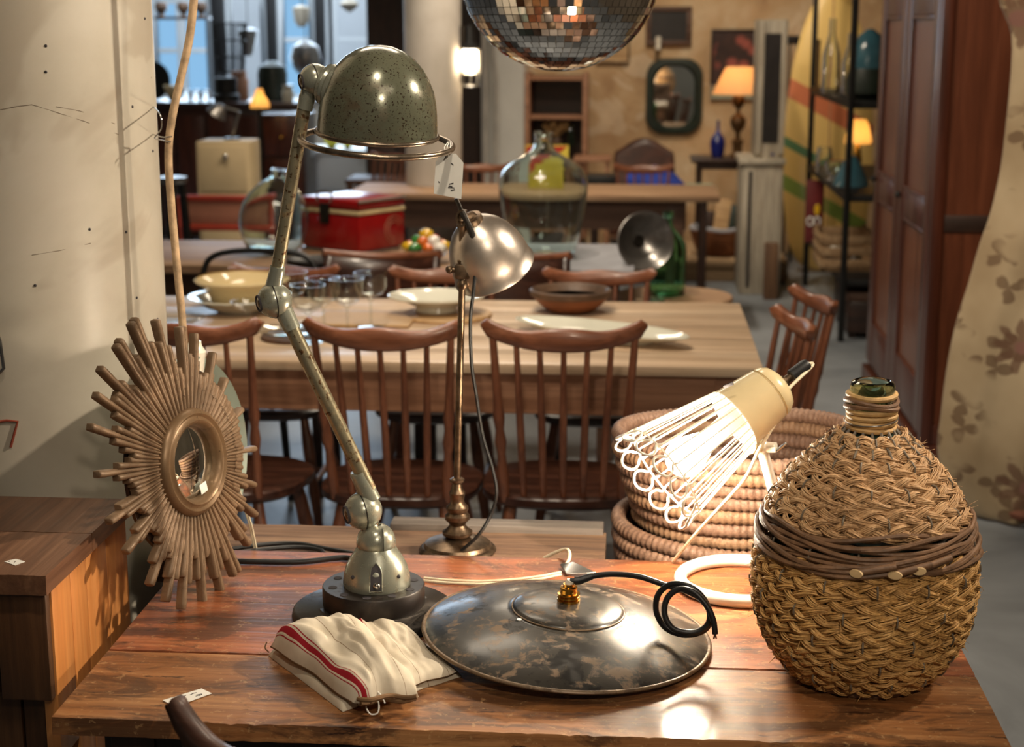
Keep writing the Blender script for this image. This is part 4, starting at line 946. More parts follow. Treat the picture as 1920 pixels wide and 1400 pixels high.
# ================================================================== straw covered demijohn
DJ = atz(1610, 1262, TZ)
dj = thing('straw_demijohn', 'big glass demijohn wrapped in plaited straw with a willow band', 'demijohn', DJ)
def prof_r(z):
    pts_ = [(0, .082), (.012, .096), (.03, .112), (.05, .126), (.07, .136), (.1, .145), (.135, .149), (.17, .147), (.207, .141), (.24, .131), (.267, .116), (.295, .093), (.318, .067), (.335, .048), (.345, .039), (.36, .033)]
    for (a, ra), (b, rb) in zip(pts_, pts_[1:]):
        if z <= b: t = (z-a)/(b-a); return (ra+(rb-ra)*t)*(0.97 if z < 0.3 else 0.97+0.03*(z-0.3)/0.06)
    return pts_[-1][1]
zz = [i*0.36/60 for i in range(61)]
MB().lathe([(max(0.001, prof_r(z)-0.013), z+0.004) for z in zz if z < 0.338]+[(0.0265, 0.347), (0.0258, 0.362), (0.0, 0.363)], 48).build('bottle', 'dark_green_glass', dj)
MB().lathe([(0.0258, 0.3635), (0.0262, 0.390), (0.0288, 0.398), (0.0296, 0.405), (0.0275, 0.411), (0.0235, 0.413), (0.0205, 0.409), (0.0205, 0.3635)], 48, closed=True).build('bottle_lip', 'lip_glass', dj)
def surf_frame(z):
    e = 0.002; r0, r1 = prof_r(z-e), prof_r(z+e); t = V((r1-r0, 2*e)); t.normalize(); return t, V((t.y, -t.x))
def braid(z, N, mat, A=0.0083, Bd=0.0044, seed=0, base=None):
    rnd = random.Random(seed); t, nn = surf_frame(z); r = prof_r(z); m_ = MB()
    ppp = 12; M_ = N*ppp
    offs = [(o_*0.00112, 0.0036-0.00010*o_*o_) for o_ in range(-6, 7)]
    ph0 = rnd.uniform(0, 6.28)
    for s_ in range(3):
        ph = 2*pi*s_/3+ph0
        for (ov, orr) in offs:
            jit = rnd.uniform(-0.0011, 0.0011); jv = rnd.uniform(-0.0006, 0.0006); kf = rnd.uniform(0, 50); pts_ = []
            for i in range(M_):
                th = 2*pi*i/M_; q = th*N+ph
                wob = mn.noise(V((th*7, z*80, kf)))*0.0022+jv
                v_ = A*sin(q)+ov*(0.75+0.25*cos(q*2))+wob
                w_ = Bd*sin(2*q)+orr+jit+mn.noise(V((th*9, kf, z*50)))*0.0016
                rr_ = r+t.x*v_+nn.x*w_; zz_ = z+t.y*v_+nn.y*w_
                pts_.append((rr_*cos(th), rr_*sin(th), zz_))
            m_.tube(pts_, rnd.uniform(0.0007, 0.00105), 4, closed=True)
    # stray fibres
    for k in range(40):
        th = rnd.uniform(0, 2*pi); a = V((r*cos(th), r*sin(th), z)); d = V((cos(th), sin(th), rnd.uniform(-.6, .4)))+V((rnd.uniform(-1, 1), rnd.uniform(-1, 1), rnd.uniform(-.6, .6)))
        L = rnd.uniform(0.008, 0.024); b = a+d.normalized()*L
        m_.tube([a, a.lerp(b, 0.5)+V((0, 0, rnd.uniform(-.003, .004))), b], [0.0006, 0.0005, 0.0002], 3)
    return m_.build('straw_braid', mat, dj, smooth=True, angle=180)
def z_steps(z0, z1, ds):
    out = [z0]; z = z0
    while z < z1:
        t, _ = surf_frame(z); z += ds*max(0.3, t.y); out.append(z)
    return out
for i, z in enumerate(z_steps(0.018, 0.180, 0.0208)): braid(z, max(7, round(2*pi*prof_r(z)/0.104)), 'straw_low', seed=40+i)
for i, z in enumerate(z_steps(0.241, 0.322, 0.0200)): braid(z, max(4, round(2*pi*prof_r(z)/0.100)), 'straw_high', seed=70+i)
for i in range(15):
    rnd = random.Random(i+5); z0 = 0.190+0.0030*i; m_ = MB(); ph = rnd.uniform(0, 6.3)
    pts_ = []
    for k in range(90):
        th = 2*pi*k/90; z = z0+0.0055*sin(th*2+ph)+0.003*sin(th*5+ph*2)+0.0008*mn.noise(V((th*3, i, 0)))
        r = prof_r(z)+0.006+0.003*sin(th*3+ph*1.7)+(0.002 if i % 2 else 0)
        pts_.append((r*cos(th), r*sin(th), z))
    MB().tube(pts_, rnd.uniform(0.0020, 0.0038), 7, closed=True).build('willow_twig', 'willow', dj)
for px, py, ang in ((1604, 1073, 10), (1681, 1069, -6), (1734, 1061, -14)):
    q = aty(px, py, DJ.y-0.16)-DJ; th = math.atan2(q.y, q.x); zz_ = 0.196+0.004*(px > 1700); q = V(((prof_r(zz_)+0.012)*cos(th), (prof_r(zz_)+0.012)*sin(th), zz_))
    d = V((-sin(th), cos(th), 0.22)).normalized()
    m_ = MB().tube([q+d*0.0, q+d*0.05-V((cos(th), sin(th), 0))*0.006], [0.0052, 0.0046], 10); m_.build('willow_end', 'willow', dj)
    MB().lathe([(0.0062, -0.002), (0.0060, 0.0006), (0, 0.0010)], 12, Mx.Translation(q+V((cos(th), sin(th), 0))*0.004) @ frame_to(-d*0.4+V((cos(th), sin(th), 0))) @ Mx.Diagonal((1.5, 0.9, 1, 1))).build('cut_face', 'willow_cut', dj)
# base hoop, spokes, neck wraps
MB().lathe([(0.086+0.006*cos(a), 0.0068+0.006*sin(a)) for a in [2*pi*i/10 for i in range(10)]], 64, closed=True).build('base_hoop', 'willow', dj, jitter=0.001)
NS = 18
for k in range(NS):
    th = 2*pi*k/NS+0.1
    pp = [V((r_*cos(th), r_*sin(th), z)) for r_, z in ((0.030, 0.352), (0.037, 0.343), (0.049, 0.336), (0.062, 0.330), (0.072, 0.323))]
    MB().tube(pp, [0.0022, 0.0022, 0.002, 0.0018, 0.0012], 6).build('spoke', 'willow_grey', dj)
# upright stitches holding the braids
for i, z in enumerate(z_steps(0.03, 0.170, 0.038)+z_steps(0.25, 0.310, 0.036)):
    for k in range(14):
        th = 2*pi*(k+0.5*(i % 2))/14+0.05*i; t, nn = surf_frame(z); r = prof_r(z)
        pp = [V(((r+t.x*s_+nn.x*h)*cos(th), (r+t.x*s_+nn.x*h)*sin(th), z+t.y*s_+nn.y*h)) for s_, h in ((-0.009, 0.004), (-0.004, 0.0088), (0.004, 0.0088), (0.009, 0.004))]
        MB().tube(pp, 0.0013, 5).build('stitch', 'willow_grey', dj)
for i, z in enumerate((0.3500, 0.3580, 0.3658, 0.3732, 0.3800, 0.3862, 0.3935)):
    rn = random.Random(i); dark = i in (4, 5)
    pts_ = [((0.0305+0.0008*sin(th*3+i)+(0.003 if dark else 0))*cos(th), (0.0305+0.0008*sin(th*2+i)+(0.003 if dark else 0))*sin(th), z+0.0022*sin(th*2+i*1.3)*(1.2 if dark else 0.35)) for th in [2*pi*k/40 for k in range(40)]]
    MB().tube(pts_, 0.0038 if not dark else 0.0032, 8, closed=True, sy=1.1).build('neck_wrap', 'straw_pale' if not dark else 'willow', dj)
MB().tube([(0.0352*cos(th), 0.0352*sin(th), 0.3612+0.004*sin(th+1)) for th in [2*pi*k/40 for k in range(40)]], 0.0009, 6, closed=True).build('neck_wire', 'steel', dj)
rnd = random.Random(3); fz = MB(); fc = aty(1590, 828, DJ.y)-DJ+V((-0.012, 0.005, 0))
for k in range(90):
    d = V((rnd.uniform(-1, 0.1), rnd.uniform(-0.7, 0.7), rnd.uniform(0.0, 1))).normalized(); fz.tube([fc, fc+d*rnd.uniform(0.012, 0.024)], [0.0009, 0.0003], 4)
fz.build('fibre_tuft', 'fuzz', dj)

# ================================================================== coiled straw baskets
BC = aty(1384, 900, 2.82); BC = V((BC.x, 2.80, 0))
CR = 0.0135
def basket(name, label, z0, zs, cols, squash, seed):
    t = thing(name, label, 'basket', V((BC.x, BC.y, z0)))
    for i, (z, r) in enumerate(zs):
        st = round(2*pi*r/0.0125); n = st*4 if z > 0.55 else 90; pts_ = []; rr_ = []
        for k in range(n):
            th = 2*pi*k/n; w_ = squash*sin(2*th+seed+0.25*i)+0.004*sin(3*th+i)
            pts_.append(((r+w_)*cos(th), (r+w_)*sin(th), z-z0+0.006*sin(th+seed*2)+squash*0.5*sin(2*th+1)))
            rr_.append(CR-0.0022+0.0030*abs(sin(th*st/2)))
        MB().tube(pts_, rr_, 9, closed=True).build('coil', cols[i % len(cols)], t, angle=180)
    return t
b1 = basket('coiled_basket', 'tall coiled straw basket holding another basket behind the cage lamp', 0.0, [(0.014+0.0245*i, 0.150+0.058*min(1, i/15)) for i in range(31)], ['coil_straw', 'coil_straw', 'coil_straw', 'coil_light'], 0.004, 0.3)
MB().lathe([(0.0, 0.004), (0.15, 0.004), (0.15, 0.014), (0, 0.014)], 48).build('bottom', 'coil_straw', b1)
b2 = basket('coiled_basket', 'floppy coiled straw basket nested in the top of a taller one', 0.72, [(0.757+0.0245*i, r) for i, r in enumerate((0.172, 0.180, 0.188, 0.194, 0.200, 0.207, 0.211))], ['coil_light', 'coil_straw', 'coil_light', 'coil_straw', 'coil_straw'], 0.008, 1.2)
MB().lathe([(0.0, -0.006), (0.17, -0.006), (0.17, 0.01), (0, 0.01)], 48, Mx.Translation((0, 0, 0.02))).build('bottom', 'coil_straw', b2)
# ================================================================== windsor chairs
def crest_mesh(w, zc, yb):
    m_ = MB(); n = 26; vs = []; fs = []
    for i in range(n+1):
        t = -1+2*i/n; e = abs(t)
        x = w*t; y = yb+0.045*t*t
        top = zc+0.020+0.026*max(0, (e-0.35)/0.65)**1.4+0.006*cos(t*pi*1.6)
        bot = zc-0.034+0.036*e**2.2
        if e > 0.94: s_ = math.sqrt(max(0.02, 1-((e-0.94)/0.06)**2)); md = (top+bot)/2; top = md+(top-md)*s_; bot = md-(md-bot)*s_
        th = 0.0145
        c_ = (top+bot)/2; h = (top-bot)/2
        for k in range(10):
            q = 2*pi*k/10; cq_, sq_ = cos(q), sin(q)
            px = (abs(cq_)**0.6)*(1 if cq_ > 0 else -1)*th; pz = (abs(sq_)**0.6)*(1 if sq_ > 0 else -1)*h
            vs.append((x, y+px-(pz)*0.18, c_+pz))
    for i in range(n):
        for k in range(10): fs.append((i*10+k, i*10+(k+1) % 10, (i+1)*10+(k+1) % 10, (i+1)*10+k))
    fs.append(tuple(range(9, -1, -1))); fs.append(tuple(n*10+k for k in range(10)))
    return m_.add(vs, fs)
def seat_mesh(z):
    m_ = MB(); n = 40; out = []
    for k in range(n):
        a = 2*pi*k/n; c_, s_ = cos(a), sin(a)
        out.append((0.205*(abs(c_)**0.75)*(1 if c_ > 0 else -1)*(1.0+0.06*s_), 0.205*(abs(s_)**0.75)*(1 if s_ > 0 else -1)))
    rings = [(0.90, z-0.036), (1.0, z-0.024), (1.0, z-0.006), (0.96, z), (0.6, z-0.008), (0.2, z-0.011)]
    vs = []; fs = []
    for s_, zz_ in rings: vs += [(x*s_, y*s_, zz_+(0.010*(max(0, -y)/0.2)**2 if s_ > 0.5 else 0)) for x, y in out]
    for i in range(len(rings)-1):
        for k in range(n): fs.append((i*n+k, i*n+(k+1) % n, (i+1)*n+(k+1) % n, (i+1)*n+k))
    fs.append(tuple(range(n-1, -1, -1))); fs.append(tuple((len(rings)-1)*n+k for k in range(n)))
    return m_.add(vs, fs)
def make_chair(name, label, wmat, smat, spmat, nsp=7):
    t = thing(name, label, 'chair')
    zs, zc = 0.465, 0.885
    seat_mesh(zs).build('seat', smat, t, angle=50)
    crest_mesh(0.196, zc, -0.268).build('crest_rail', wmat, t, angle=60)
    for k in range(nsp):
        f = -1+2*k/(nsp-1); out = k in (0, nsp-1)
        a = V((0.142*f, -0.175+0.02*f*f, zs-0.01)); b = V((0.168*f, -0.268+0.045*(0.168*f/0.196)**2, zc-0.008+0.02*f*f))
        pts_ = [a.lerp(b, i/14) for i in range(15)]
        if out: rr_ = [0.0105, 0.0125, 0.0135, 0.012, 0.010, 0.0145, 0.0105, 0.0145, 0.0115, 0.0105, 0.010, 0.010, 0.0095, 0.009, 0.009]
        else: rr_ = [0.0075, 0.008, 0.0088, 0.0092, 0.0095, 0.0095, 0.0095, 0.0092, 0.009, 0.0086, 0.008, 0.0076, 0.0072, 0.007, 0.007]
        MB().tube(pts_, rr_, 10).build('spindle', spmat, t)
    lg = []
    for sx in (-1, 1):
        for sy in (-1, 1):
            a = V((0.13*sx, 0.13*sy, zs-0.03)); b = V((0.19*sx, 0.20*sy, 0.0)); lg.append((a, b))
            pts_ = [a.lerp(b, i/10) for i in range(11)]
            MB().tube(pts_, [0.014, 0.016, 0.019, 0.020, 0.018, 0.014, 0.019, 0.017, 0.015, 0.013, 0.012], 12).build('leg', spmat, t)
    for sx in (-1, 1):
        a = V((0.13*sx, -0.13, zs-0.03)).lerp(V((0.19*sx, -0.2, 0)), 0.55); b = V((0.13*sx, 0.13, zs-0.03)).lerp(V((0.19*sx, 0.2, 0)), 0.55)
        MB().tube([a, a.lerp(b, 0.5), b], [0.008, 0.012, 0.008], 10).build('stretcher', spmat, t)
    MB().tube([(-0.163, 0, 0.2), (0, 0, 0.2), (0.163, 0, 0.2)], [0.008, 0.012, 0.008], 10).build('stretcher', spmat, t)
    return t
ch = make_chair('windsor_chair', 'x', 'chair_wood', 'dark_seat', 'chair_spindle')
first = [True]
def chair(loc, rz, label, group, scale=1.0):
    o = ch if first[0] else copy_tree(ch); first[0] = False
    return place(o, loc, rz, label, group, scale)
def xy(px, py, Y): p = aty(px, py, Y); return p.x
G1 = 'spindle back chairs around the dining table'
chair((xy(720, 640, 3.72), 3.975, 0), R(-2), 'spindle back chair directly behind the articulated lamp arm', G1, (1.0, 1.0, 1.012))
chair((xy(1050, 640, 3.74), 3.995, 0), R(2), 'spindle back chair between the brass lamp and the coiled baskets', G1, (1.02, 1.0, 1.012))
chair((xy(372, 640, 3.74), 3.99, 0), R(-9), 'spindle back chair half hidden behind the sunburst mirror', G1, (1.0, 1.0, 1.012))
pA = atz(1541, 570, 0.785); pB = atz(1507, 612, 0.812)
rA, rB = R(106), R(101)
chair((pA.x-0.232*sin(rA), pA.y+0.232*cos(rA), 0), rA, 'spindle back chair at the table end, farther from the work table', G1, 0.89)
chair((pB.x-0.24*sin(rB), pB.y+0.24*cos(rB), 0), rB, 'spindle back chair at the table end, nearer the cage lamp', G1, 0.915)
G2 = 'chairs on the far side of the dining table'
for px, lb in ((1124, 'spindle back chair beyond the dining table behind the brown bowl'), (838, 'spindle back chair beyond the dining table behind the footed white dish'), (540, 'spindle back chair beyond the dining table behind the cream bowl')):
    chair((xy(px, 520, 5.33), 5.06, 0), R(180), lb, G2, (0.97, 0.95, 0.905))

# ================================================================== dining table
dt = thing('dining_table', 'long pale wood dining table set with white dishes', 'table', (-0.7, 4.62, 0))
DX0, DX1, DY0, DY1 = -1.95, 0.336, 4.12, 5.125
for k in range(5):
    w_ = (DY1-DY0)/5
    MB().box(DX0, DX1, DY0+w_*k+0.0006, DY0+w_*(k+1)-0.0006, 0.722, 0.75).build('plank', 'dining_top', dt, world=True, bevel=0.002 if k not in (0, 4) else 0.004)
MB().box(DX0+0.06, DX1-0.05, DY0+0.04, DY0+0.065, 0.605, 0.722).build('apron', 'dining_apron', dt, world=True, bevel=0.003)
MB().box(DX0+0.06, DX1-0.05, DY1-0.065, DY1-0.04, 0.605, 0.722).build('apron', 'dining_apron', dt, world=True, bevel=0.003)
for x in (DX0+0.06, DX1-0.075): MB().box(x, x+0.025, DY0+0.065, DY1-0.065, 0.605, 0.722).build('apron', 'dining_apron', dt, world=True, bevel=0.003)
for x in (DX0+0.095, DX1-0.085):
    for y in (DY0+0.078, DY1-0.078):
        MB().lathe([(0.022, 0), (0.026, 0.25), (0.036, 0.58), (0.036, 0.60)], 4, Mx.Translation((x, y, 0)) @ Mx.Rotation(R(45), 4, 'Z')).build('leg', 'dining_apron', dt, world=True)
        MB().box(x-0.038, x+0.038, y-0.04, y+0.04, 0.60, 0.722).build('leg_block', 'dining_apron', dt, world=True, bevel=0.003)

# ------------------------------------------------------------------ dishes
def lathe_thing(name, label, cat, loc, prof, mat, seg=40, group=None, sx=1, sy=1, rz=0, M=None):
    o = MB().lathe(prof, seg, Mx.Rotation(rz, 4, 'Z') @ Mx.Diagonal((sx, sy, 1, 1))).build(name, mat, angle=50)
    o.location = loc; return tag(o, label, cat, group)
def shell(prof, t=0.004):
    return prof+[(max(0, r-t), z+t*0.6) for r, z in prof[::-1]]
soup = atz(450, 583, 0.75)
lathe_thing('soup_dish', 'wide white soup dish under the cream bowl', 'dish', soup, shell([(0.0, 0.002), (0.07, 0.0), (0.075, 0.006), (0.11, 0.02), (0.135, 0.04), (0.165, 0.048)]), 'white_china')
lathe_thing('mixing_bowl', 'large cream earthenware bowl stacked in a white dish', 'bowl', soup+V((0.01, 0.0, 0.022)), shell([(0.0, 0.002), (0.088, 0.0), (0.095, 0.005), (0.108, 0.04), (0.122, 0.062), (0.145, 0.074), (0.149, 0.080), (0.145, 0.083)], 0.006), 'cream_china', 56)
oc = atz(818, 592, 0.75)
od = thing('footed_dish', 'white oval footed serving dish on a round brown board', 'dish', oc+V((0, 0, 0.012)))
MB().lathe(shell([(0.0, 0.004), (0.06, 0.0), (0.066, 0.004), (0.062, 0.018), (0.09, 0.03), (0.12, 0.042), (0.142, 0.049), (0.146, 0.053)]), 56, Mx.Diagonal((1.0, 0.82, 1, 1))).build('bowl', 'white_china', od, angle=50)
MB().lathe([(0.145+0.005*cos(a), 0.051+0.005*sin(a)) for a in [2*pi*i/8 for i in range(8)]], 56, Mx.Diagonal((1.0, 0.82, 1, 1)), closed=True).build('beaded_rim', 'white_china', od)
lathe_thing('round_board', 'round brown wooden board under the white oval footed dish', 'board', oc+V((0.035, -0.01, 0)), [(0.0, 0.0), (0.135, 0.0), (0.138, 0.006), (0.135, 0.012), (0, 0.012)], 'light_board', 48)
ba, bb = atz(600, 602, 0.75), atz(772, 608, 0.75)
bo = MB().box(0, 1, 0, 1, 0, 1).build('cutting_board', 'light_board', bevel=0.02); bo.location = (ba.x, ba.y-0.1, 0.75); bo.scale = (bb.x-ba.x, 0.20, 0.012)
tag(bo, 'pale rectangular wooden board under the wine glasses', 'board')
pa_, pb_ = atz(970, 600, 0.775), atz(1291, 640, 0.775); pm = (pa_+pb_)/2; pr = math.atan2(pb_.y-pa_.y, pb_.x-pa_.x); pl_ = (pb_-pa_).length/2
pt = thing('oval_platter', 'long white oval china platter on the dining table', 'platter', V((pm.x, pm.y, 0.75)), pr)
MB().lathe(shell([(0.0, 0.006), (0.55, 0.0), (0.60, 0.005), (0.62, 0.012), (0.80, 0.018), (0.92, 0.026), (1.0, 0.033)], 0.003), 72, Mx.Diagonal((pl_, 0.092, 1, 1))).build('plate', 'white_china', pt, angle=60)
MB().lathe([(0.985+0.016*cos(a), 0.034+0.003*sin(a)) for a in [2*pi*i/8 for i in range(8)]], 72, Mx.Diagonal((pl_, 0.094, 1, 1)), closed=True).build('rim', 'white_china', pt)
bw = atz(1070, 583, 0.75)
bwt = thing('clay_bowl', 'wide dark brown earthenware bowl beyond the oval platter', 'bowl', bw)
MB().lathe([(0.0, 0.0), (0.06, 0.0), (0.078, 0.008), (0.105, 0.03), (0.118, 0.048)], 48).build('body', 'brown_bowl_low', bwt)
MB().lathe([(0.118, 0.048), (0.127, 0.052), (0.129, 0.068), (0.122, 0.072), (0.114, 0.066), (0.09, 0.03), (0.04, 0.018), (0, 0.016)], 48).build('rim_band', 'brown_bowl', bwt)
gl_prof = [(0.0, 0.0), (0.036, 0.0), (0.036, 0.002), (0.008, 0.005), (0.0045, 0.012), (0.0045, 0.062), (0.010, 0.070), (0.034, 0.082), (0.044, 0.100), (0.046, 0.135), (0.0448, 0.135), (0.0428, 0.102), (0.033, 0.085), (0.0, 0.073)]
glp = MB().lathe(gl_prof, 28).build('wine_glass', 'drink_glass')
spots_ = [((580, 642), 'wine glass nearest the elbow of the articulated lamp'), ((608, 626), 'wine glass standing second along the pale board'), ((652, 628), 'tall wine glass in the middle of the pale board'), ((696, 614), 'wine glass at the end of the row near the footed dish'), ((548, 612), 'wine glass tucked behind the lamp elbow')]
for i, ((x, y), lb) in enumerate(spots_):
    o = glp if i == 0 else glp.copy()
    if i: COL.objects.link(o)
    p = atz(x, y, 0.762); o.location = p; o.scale = (1.05, 1.05, 1.2); tag(o, lb, 'glass', 'wine glasses on the dining table')
cg = MB().lathe([(0.0, 0.0), (0.034, 0.0), (0.034, 0.002), (0.005, 0.006), (0.0045, 0.05), (0.012, 0.057), (0.040, 0.068), (0.05, 0.085), (0.049, 0.085), (0.038, 0.070), (0, 0.06)], 28).build('coupe_glass', 'drink_glass')
cg.location = atz(466, 618, 0.75); tag(cg, 'low stemmed coupe glass in front of the cream bowl', 'glass')
gpl = lathe_thing('glass_plate', 'clear glass plate stacked on a wooden disc behind the lamp arm', 'plate', atz(556, 634, 0.75), shell([(0.0, 0.012), (0.07, 0.012), (0.10, 0.02), (0.112, 0.026)], 0.003), 'drink_glass')
lathe_thing('wooden_disc', 'thin round wooden disc under the clear glass plate', 'board', atz(556, 634, 0.75), [(0.0, 0.0), (0.10, 0.0), (0.102, 0.005), (0.1, 0.01), (0, 0.01)], 'old_table_dark', 40)
lathe_thing('glass_plate', 'clear glass plate at the table end near the concrete column', 'plate', atz(330, 606, 0.75), shell([(0.0, 0.002), (0.05, 0.0), (0.075, 0.012), (0.088, 0.02)], 0.003), 'drink_glass')

# ================================================================== second row: table with demijohns and cooler
t2 = thing('display_table', 'grey topped display table holding the clear demijohn and the red cooler', 'table', (-1.0, 6.2, 0))
t2x = atz(1188, 492, 0.75).x
MB().box(-2.2, t2x, 5.82, 6.52, 0.715, 0.735).build('top', 'old_table', t2, world=True, bevel=0.004)
MB().box(atz(930, 492, 0.75).x, t2x+0.003, 5.81, 6.53, 0.7355, 0.75).build('cloth', 'grey_cloth', t2, world=True, bevel=0.004)
MB().box(-2.2, atz(930, 492, 0.75).x-0.002, 5.82, 6.52, 0.7355, 0.75).build('top_board', 'old_table', t2, world=True, bevel=0.004)
MB().box(-2.1, t2x-0.05, 5.90, 5.92, 0.58, 0.715).build('apron', 'old_table_dark', t2, world=True)
for x in (-2.1, t2x-0.1):
    for y in (5.92, 6.45): MB().box(x-0.03, x+0.03, y-0.03, y+0.03, 0, 0.715).build('leg', 'old_table_dark', t2, world=True)
def demijohn(name, label, loc, s, mat, prof=None, M=None, seg=56):
    prof = prof or [(0.0, 0.02), (0.06, 0.012), (0.105, 0.0), (0.122, 0.008), (0.130, 0.03), (0.145, 0.10), (0.160, 0.18), (0.170, 0.25), (0.1715, 0.28), (0.166, 0.312), (0.148, 0.342), (0.115, 0.368), (0.075, 0.390), (0.048, 0.408), (0.037, 0.428), (0.032, 0.45), (0.0345, 0.452), (0.0345, 0.462), (0.032, 0.464), (0.0345, 0.468), (0.0345, 0.48)]
    inner = [(max(0.0, r-0.0045), z+(0.006 if i < 3 else 0.0)) for i, (r, z) in enumerate(prof)][::-1]
    o = MB().lathe([(r*s, z*s) for r, z in prof+inner], seg, M).build(name, mat, angle=70)
    o.location = loc; return tag(o, label, 'demijohn')
demijohn('glass_demijohn', 'large clear glass demijohn with a threaded neck on grey cloth', atz(1018, 482, 0.75), 1.0, 'aqua_glass')
tear = [(0.0, 0.012), (0.05, 0.006), (0.075, 0.0), (0.1, 0.012), (0.126, 0.05), (0.139, 0.10), (0.141, 0.14), (0.133, 0.185), (0.113, 0.225), (0.086, 0.258), (0.058, 0.282), (0.04, 0.297), (0.032, 0.308), (0.03, 0.32), (0.034, 0.324), (0.034, 0.334)]
demijohn('glass_demijohn', 'tear shaped greenish glass demijohn left of the red cooler', atz(508, 478, 0.75)+V((0, 0, 0.011)), 0.97, 'aqua_glass', tear, Mx.Rotation(R(8), 4, 'Y'))
# red cooler
ckz = 0.75; cc = atz(674, 480, ckz)
rzc = R(-33)
co = thing('cooler_box', 'red metal picnic cooler with cream stripe and steel handles', 'cooler', cc, rzc)
W_, D_ = 0.31, 0.27      # runs from the near corner to the left and to the right
MB().box(-W_, 0, 0, D_, 0.012, 0.155).build('body', 'cooler_red', co, bevel=0.012)
MB().box(-W_-0.002, 0.002, -0.002, D_+0.002, 0.155, 0.172).build('stripe', 'cooler_cream', co, bevel=0.004)
MB().box(-W_-0.003, 0.003, -0.003, D_+0.003, 0.173, 0.215).build('lid', 'cooler_red', co, bevel=0.014)
MB().box(-W_-0.004, 0.004, -0.004, D_+0.004, 0.0, 0.014).build('base_trim', 'steel', co, bevel=0.004)
MB().tube([(0.004, -0.004, 0.208), (0.004, D_, 0.208)], 0.006, 8).build('lid_trim', 'steel', co)
MB().box(-0.20, -0.15, -0.012, -0.003, 0.115, 0.195).build('latch', 'dark_metal', co, bevel=0.006)
MB().tube(spline([(-0.21, -0.008, 0.2), (-0.21, -0.004, 0.236), (-0.14, -0.004, 0.236), (-0.14, -0.008, 0.2)], 4), 0.004, 8).build('bail_handle', 'steel', co)
lg = MB()
for r_ in (0.030, 0.042, 0.055): lg.tube([(0.0035, 0.2+r_*cos(a), 0.085+r_*sin(a)) for a in [0.4+i*4.4/20 for i in range(21)]], 0.0014, 5)
lg.build('emblem', 'salmon', co)
# bowl of coloured glass sweets
sb = atz(800, 492, 0.75)
lathe_thing('glass_bowl', 'shallow clear glass bowl filled with coloured glass sweets', 'bowl', sb, shell([(0.0, 0.004), (0.035, 0.0), (0.04, 0.008), (0.08, 0.035), (0.108, 0.062)], 0.003), 'clear_glass', 48)
rnd = random.Random(5); cn = ['yellow', 'orange', 'red', 'yellow', 'green', 'orange', 'white']
swn = 0
for ring, n, h in ((0.07, 9, 0.062), (0.035, 5, 0.084), (0.0, 1, 0.108)):
    for k in range(n):
        a = 2*pi*k/n+ring*20; c_ = cn[swn % 7]; swn += 1
        o = MB().ball((0, 0, 0), 0.023, 14, 10, 1.25, 0.95, 0.9).build('glass_sweet', 'candy_'+c_)
        o.location = sb+V((ring*cos(a), ring*sin(a), h)); o.rotation_euler = (0, 0, a*1.7)
        tag(o, '%s glass sweet heaped in the clear glass bowl' % c_, 'ornament', 'glass sweets in the bowl')
# black tray, hoop chair and dark panel chairs in front of that table
tr = MB().lathe(shell([(0.0, 0.002), (0.13, 0.0), (0.15, 0.008), (0.158, 0.016)], 0.003), 48, Mx.Diagonal((1.1, 0.75, 1, 1))).build('black_tray', 'black_rubber'); tr.location = atz(625, 490, 0.75)-V((0, 0.05, 0)); tag(tr, 'shallow black oval tray in front of the red cooler', 'tray')
hc2 = thing('hoop_chair', 'black bentwood chair with a hoop back beyond the cream bowl', 'chair', (xy(462, 500, 5.5), 5.48, 0), R(180))
hp = [(-0.19, -0.16, 0.45), (-0.21, -0.2, 0.60), (-0.21, -0.22, 0.74), (-0.16, -0.23, 0.805), (0, -0.235, 0.822), (0.16, -0.23, 0.805), (0.21, -0.22, 0.74), (0.21, -0.2, 0.60), (0.19, -0.16, 0.45)]
MB().tube(spline(hp, 6), 0.011, 10).build('hoop_back', 'black_rubber', hc2)
MB().lathe([(0.0, 0.43), (0.19, 0.43), (0.2, 0.44), (0.2, 0.455), (0.18, 0.462), (0, 0.455)], 40).build('seat', 'dark_wood', hc2)
for sx in (-1, 1):
    for sy in (-1, 1): MB().tube([(0.14*sx, 0.14*sy, 0.435), (0.18*sx, 0.18*sy, 0)], [0.015, 0.012], 10).build('leg', 'black_rubber', hc2)
def panel_chair(px, Y, rz, label):
    t = thing('panel_chair', label, 'chair', (xy(px, 520, Y), Y, 0), rz, 'dark chairs before the display table')
    m_ = MB().grid(lambda u, v: V(((u-0.5)*0.42, -0.2+0.10*(2*u-1)**2*0.6-0.04*v, 0.47+0.32*v+(0.02*abs(2*u-1)**2 if v > 0.9 else 0))), 20, 8)
    m_.build('back_panel', 'dark_seat', t, solid=0.022)
    MB().tube([((u-0.5)*0.43, -0.242+0.06*(2*u-1)**2, 0.795+0.02*abs(2*u-1)**2) for u in [i/14 for i in range(15)]], 0.016, 10).build('top_rail', 'chair_wood', t)
    MB().box(-0.21, 0.21, -0.19, 0.2, 0.43, 0.46).build('seat', 'dark_seat', t, bevel=0.01)
    for sx in (-1, 1):
        for sy in (-1, 1): MB().box(0.18*sx-0.016, 0.18*sx+0.016, 0.17*sy-0.016, 0.17*sy+0.016, 0, 0.43).build('leg', 'dark_wood_v', t, bevel=0.003)
panel_chair(700, 5.53, R(180), 'dark wood chair with a solid curved back before the red cooler')
panel_chair(950, 5.53, R(180), 'dark wood chair with a solid curved back before the clear demijohn')

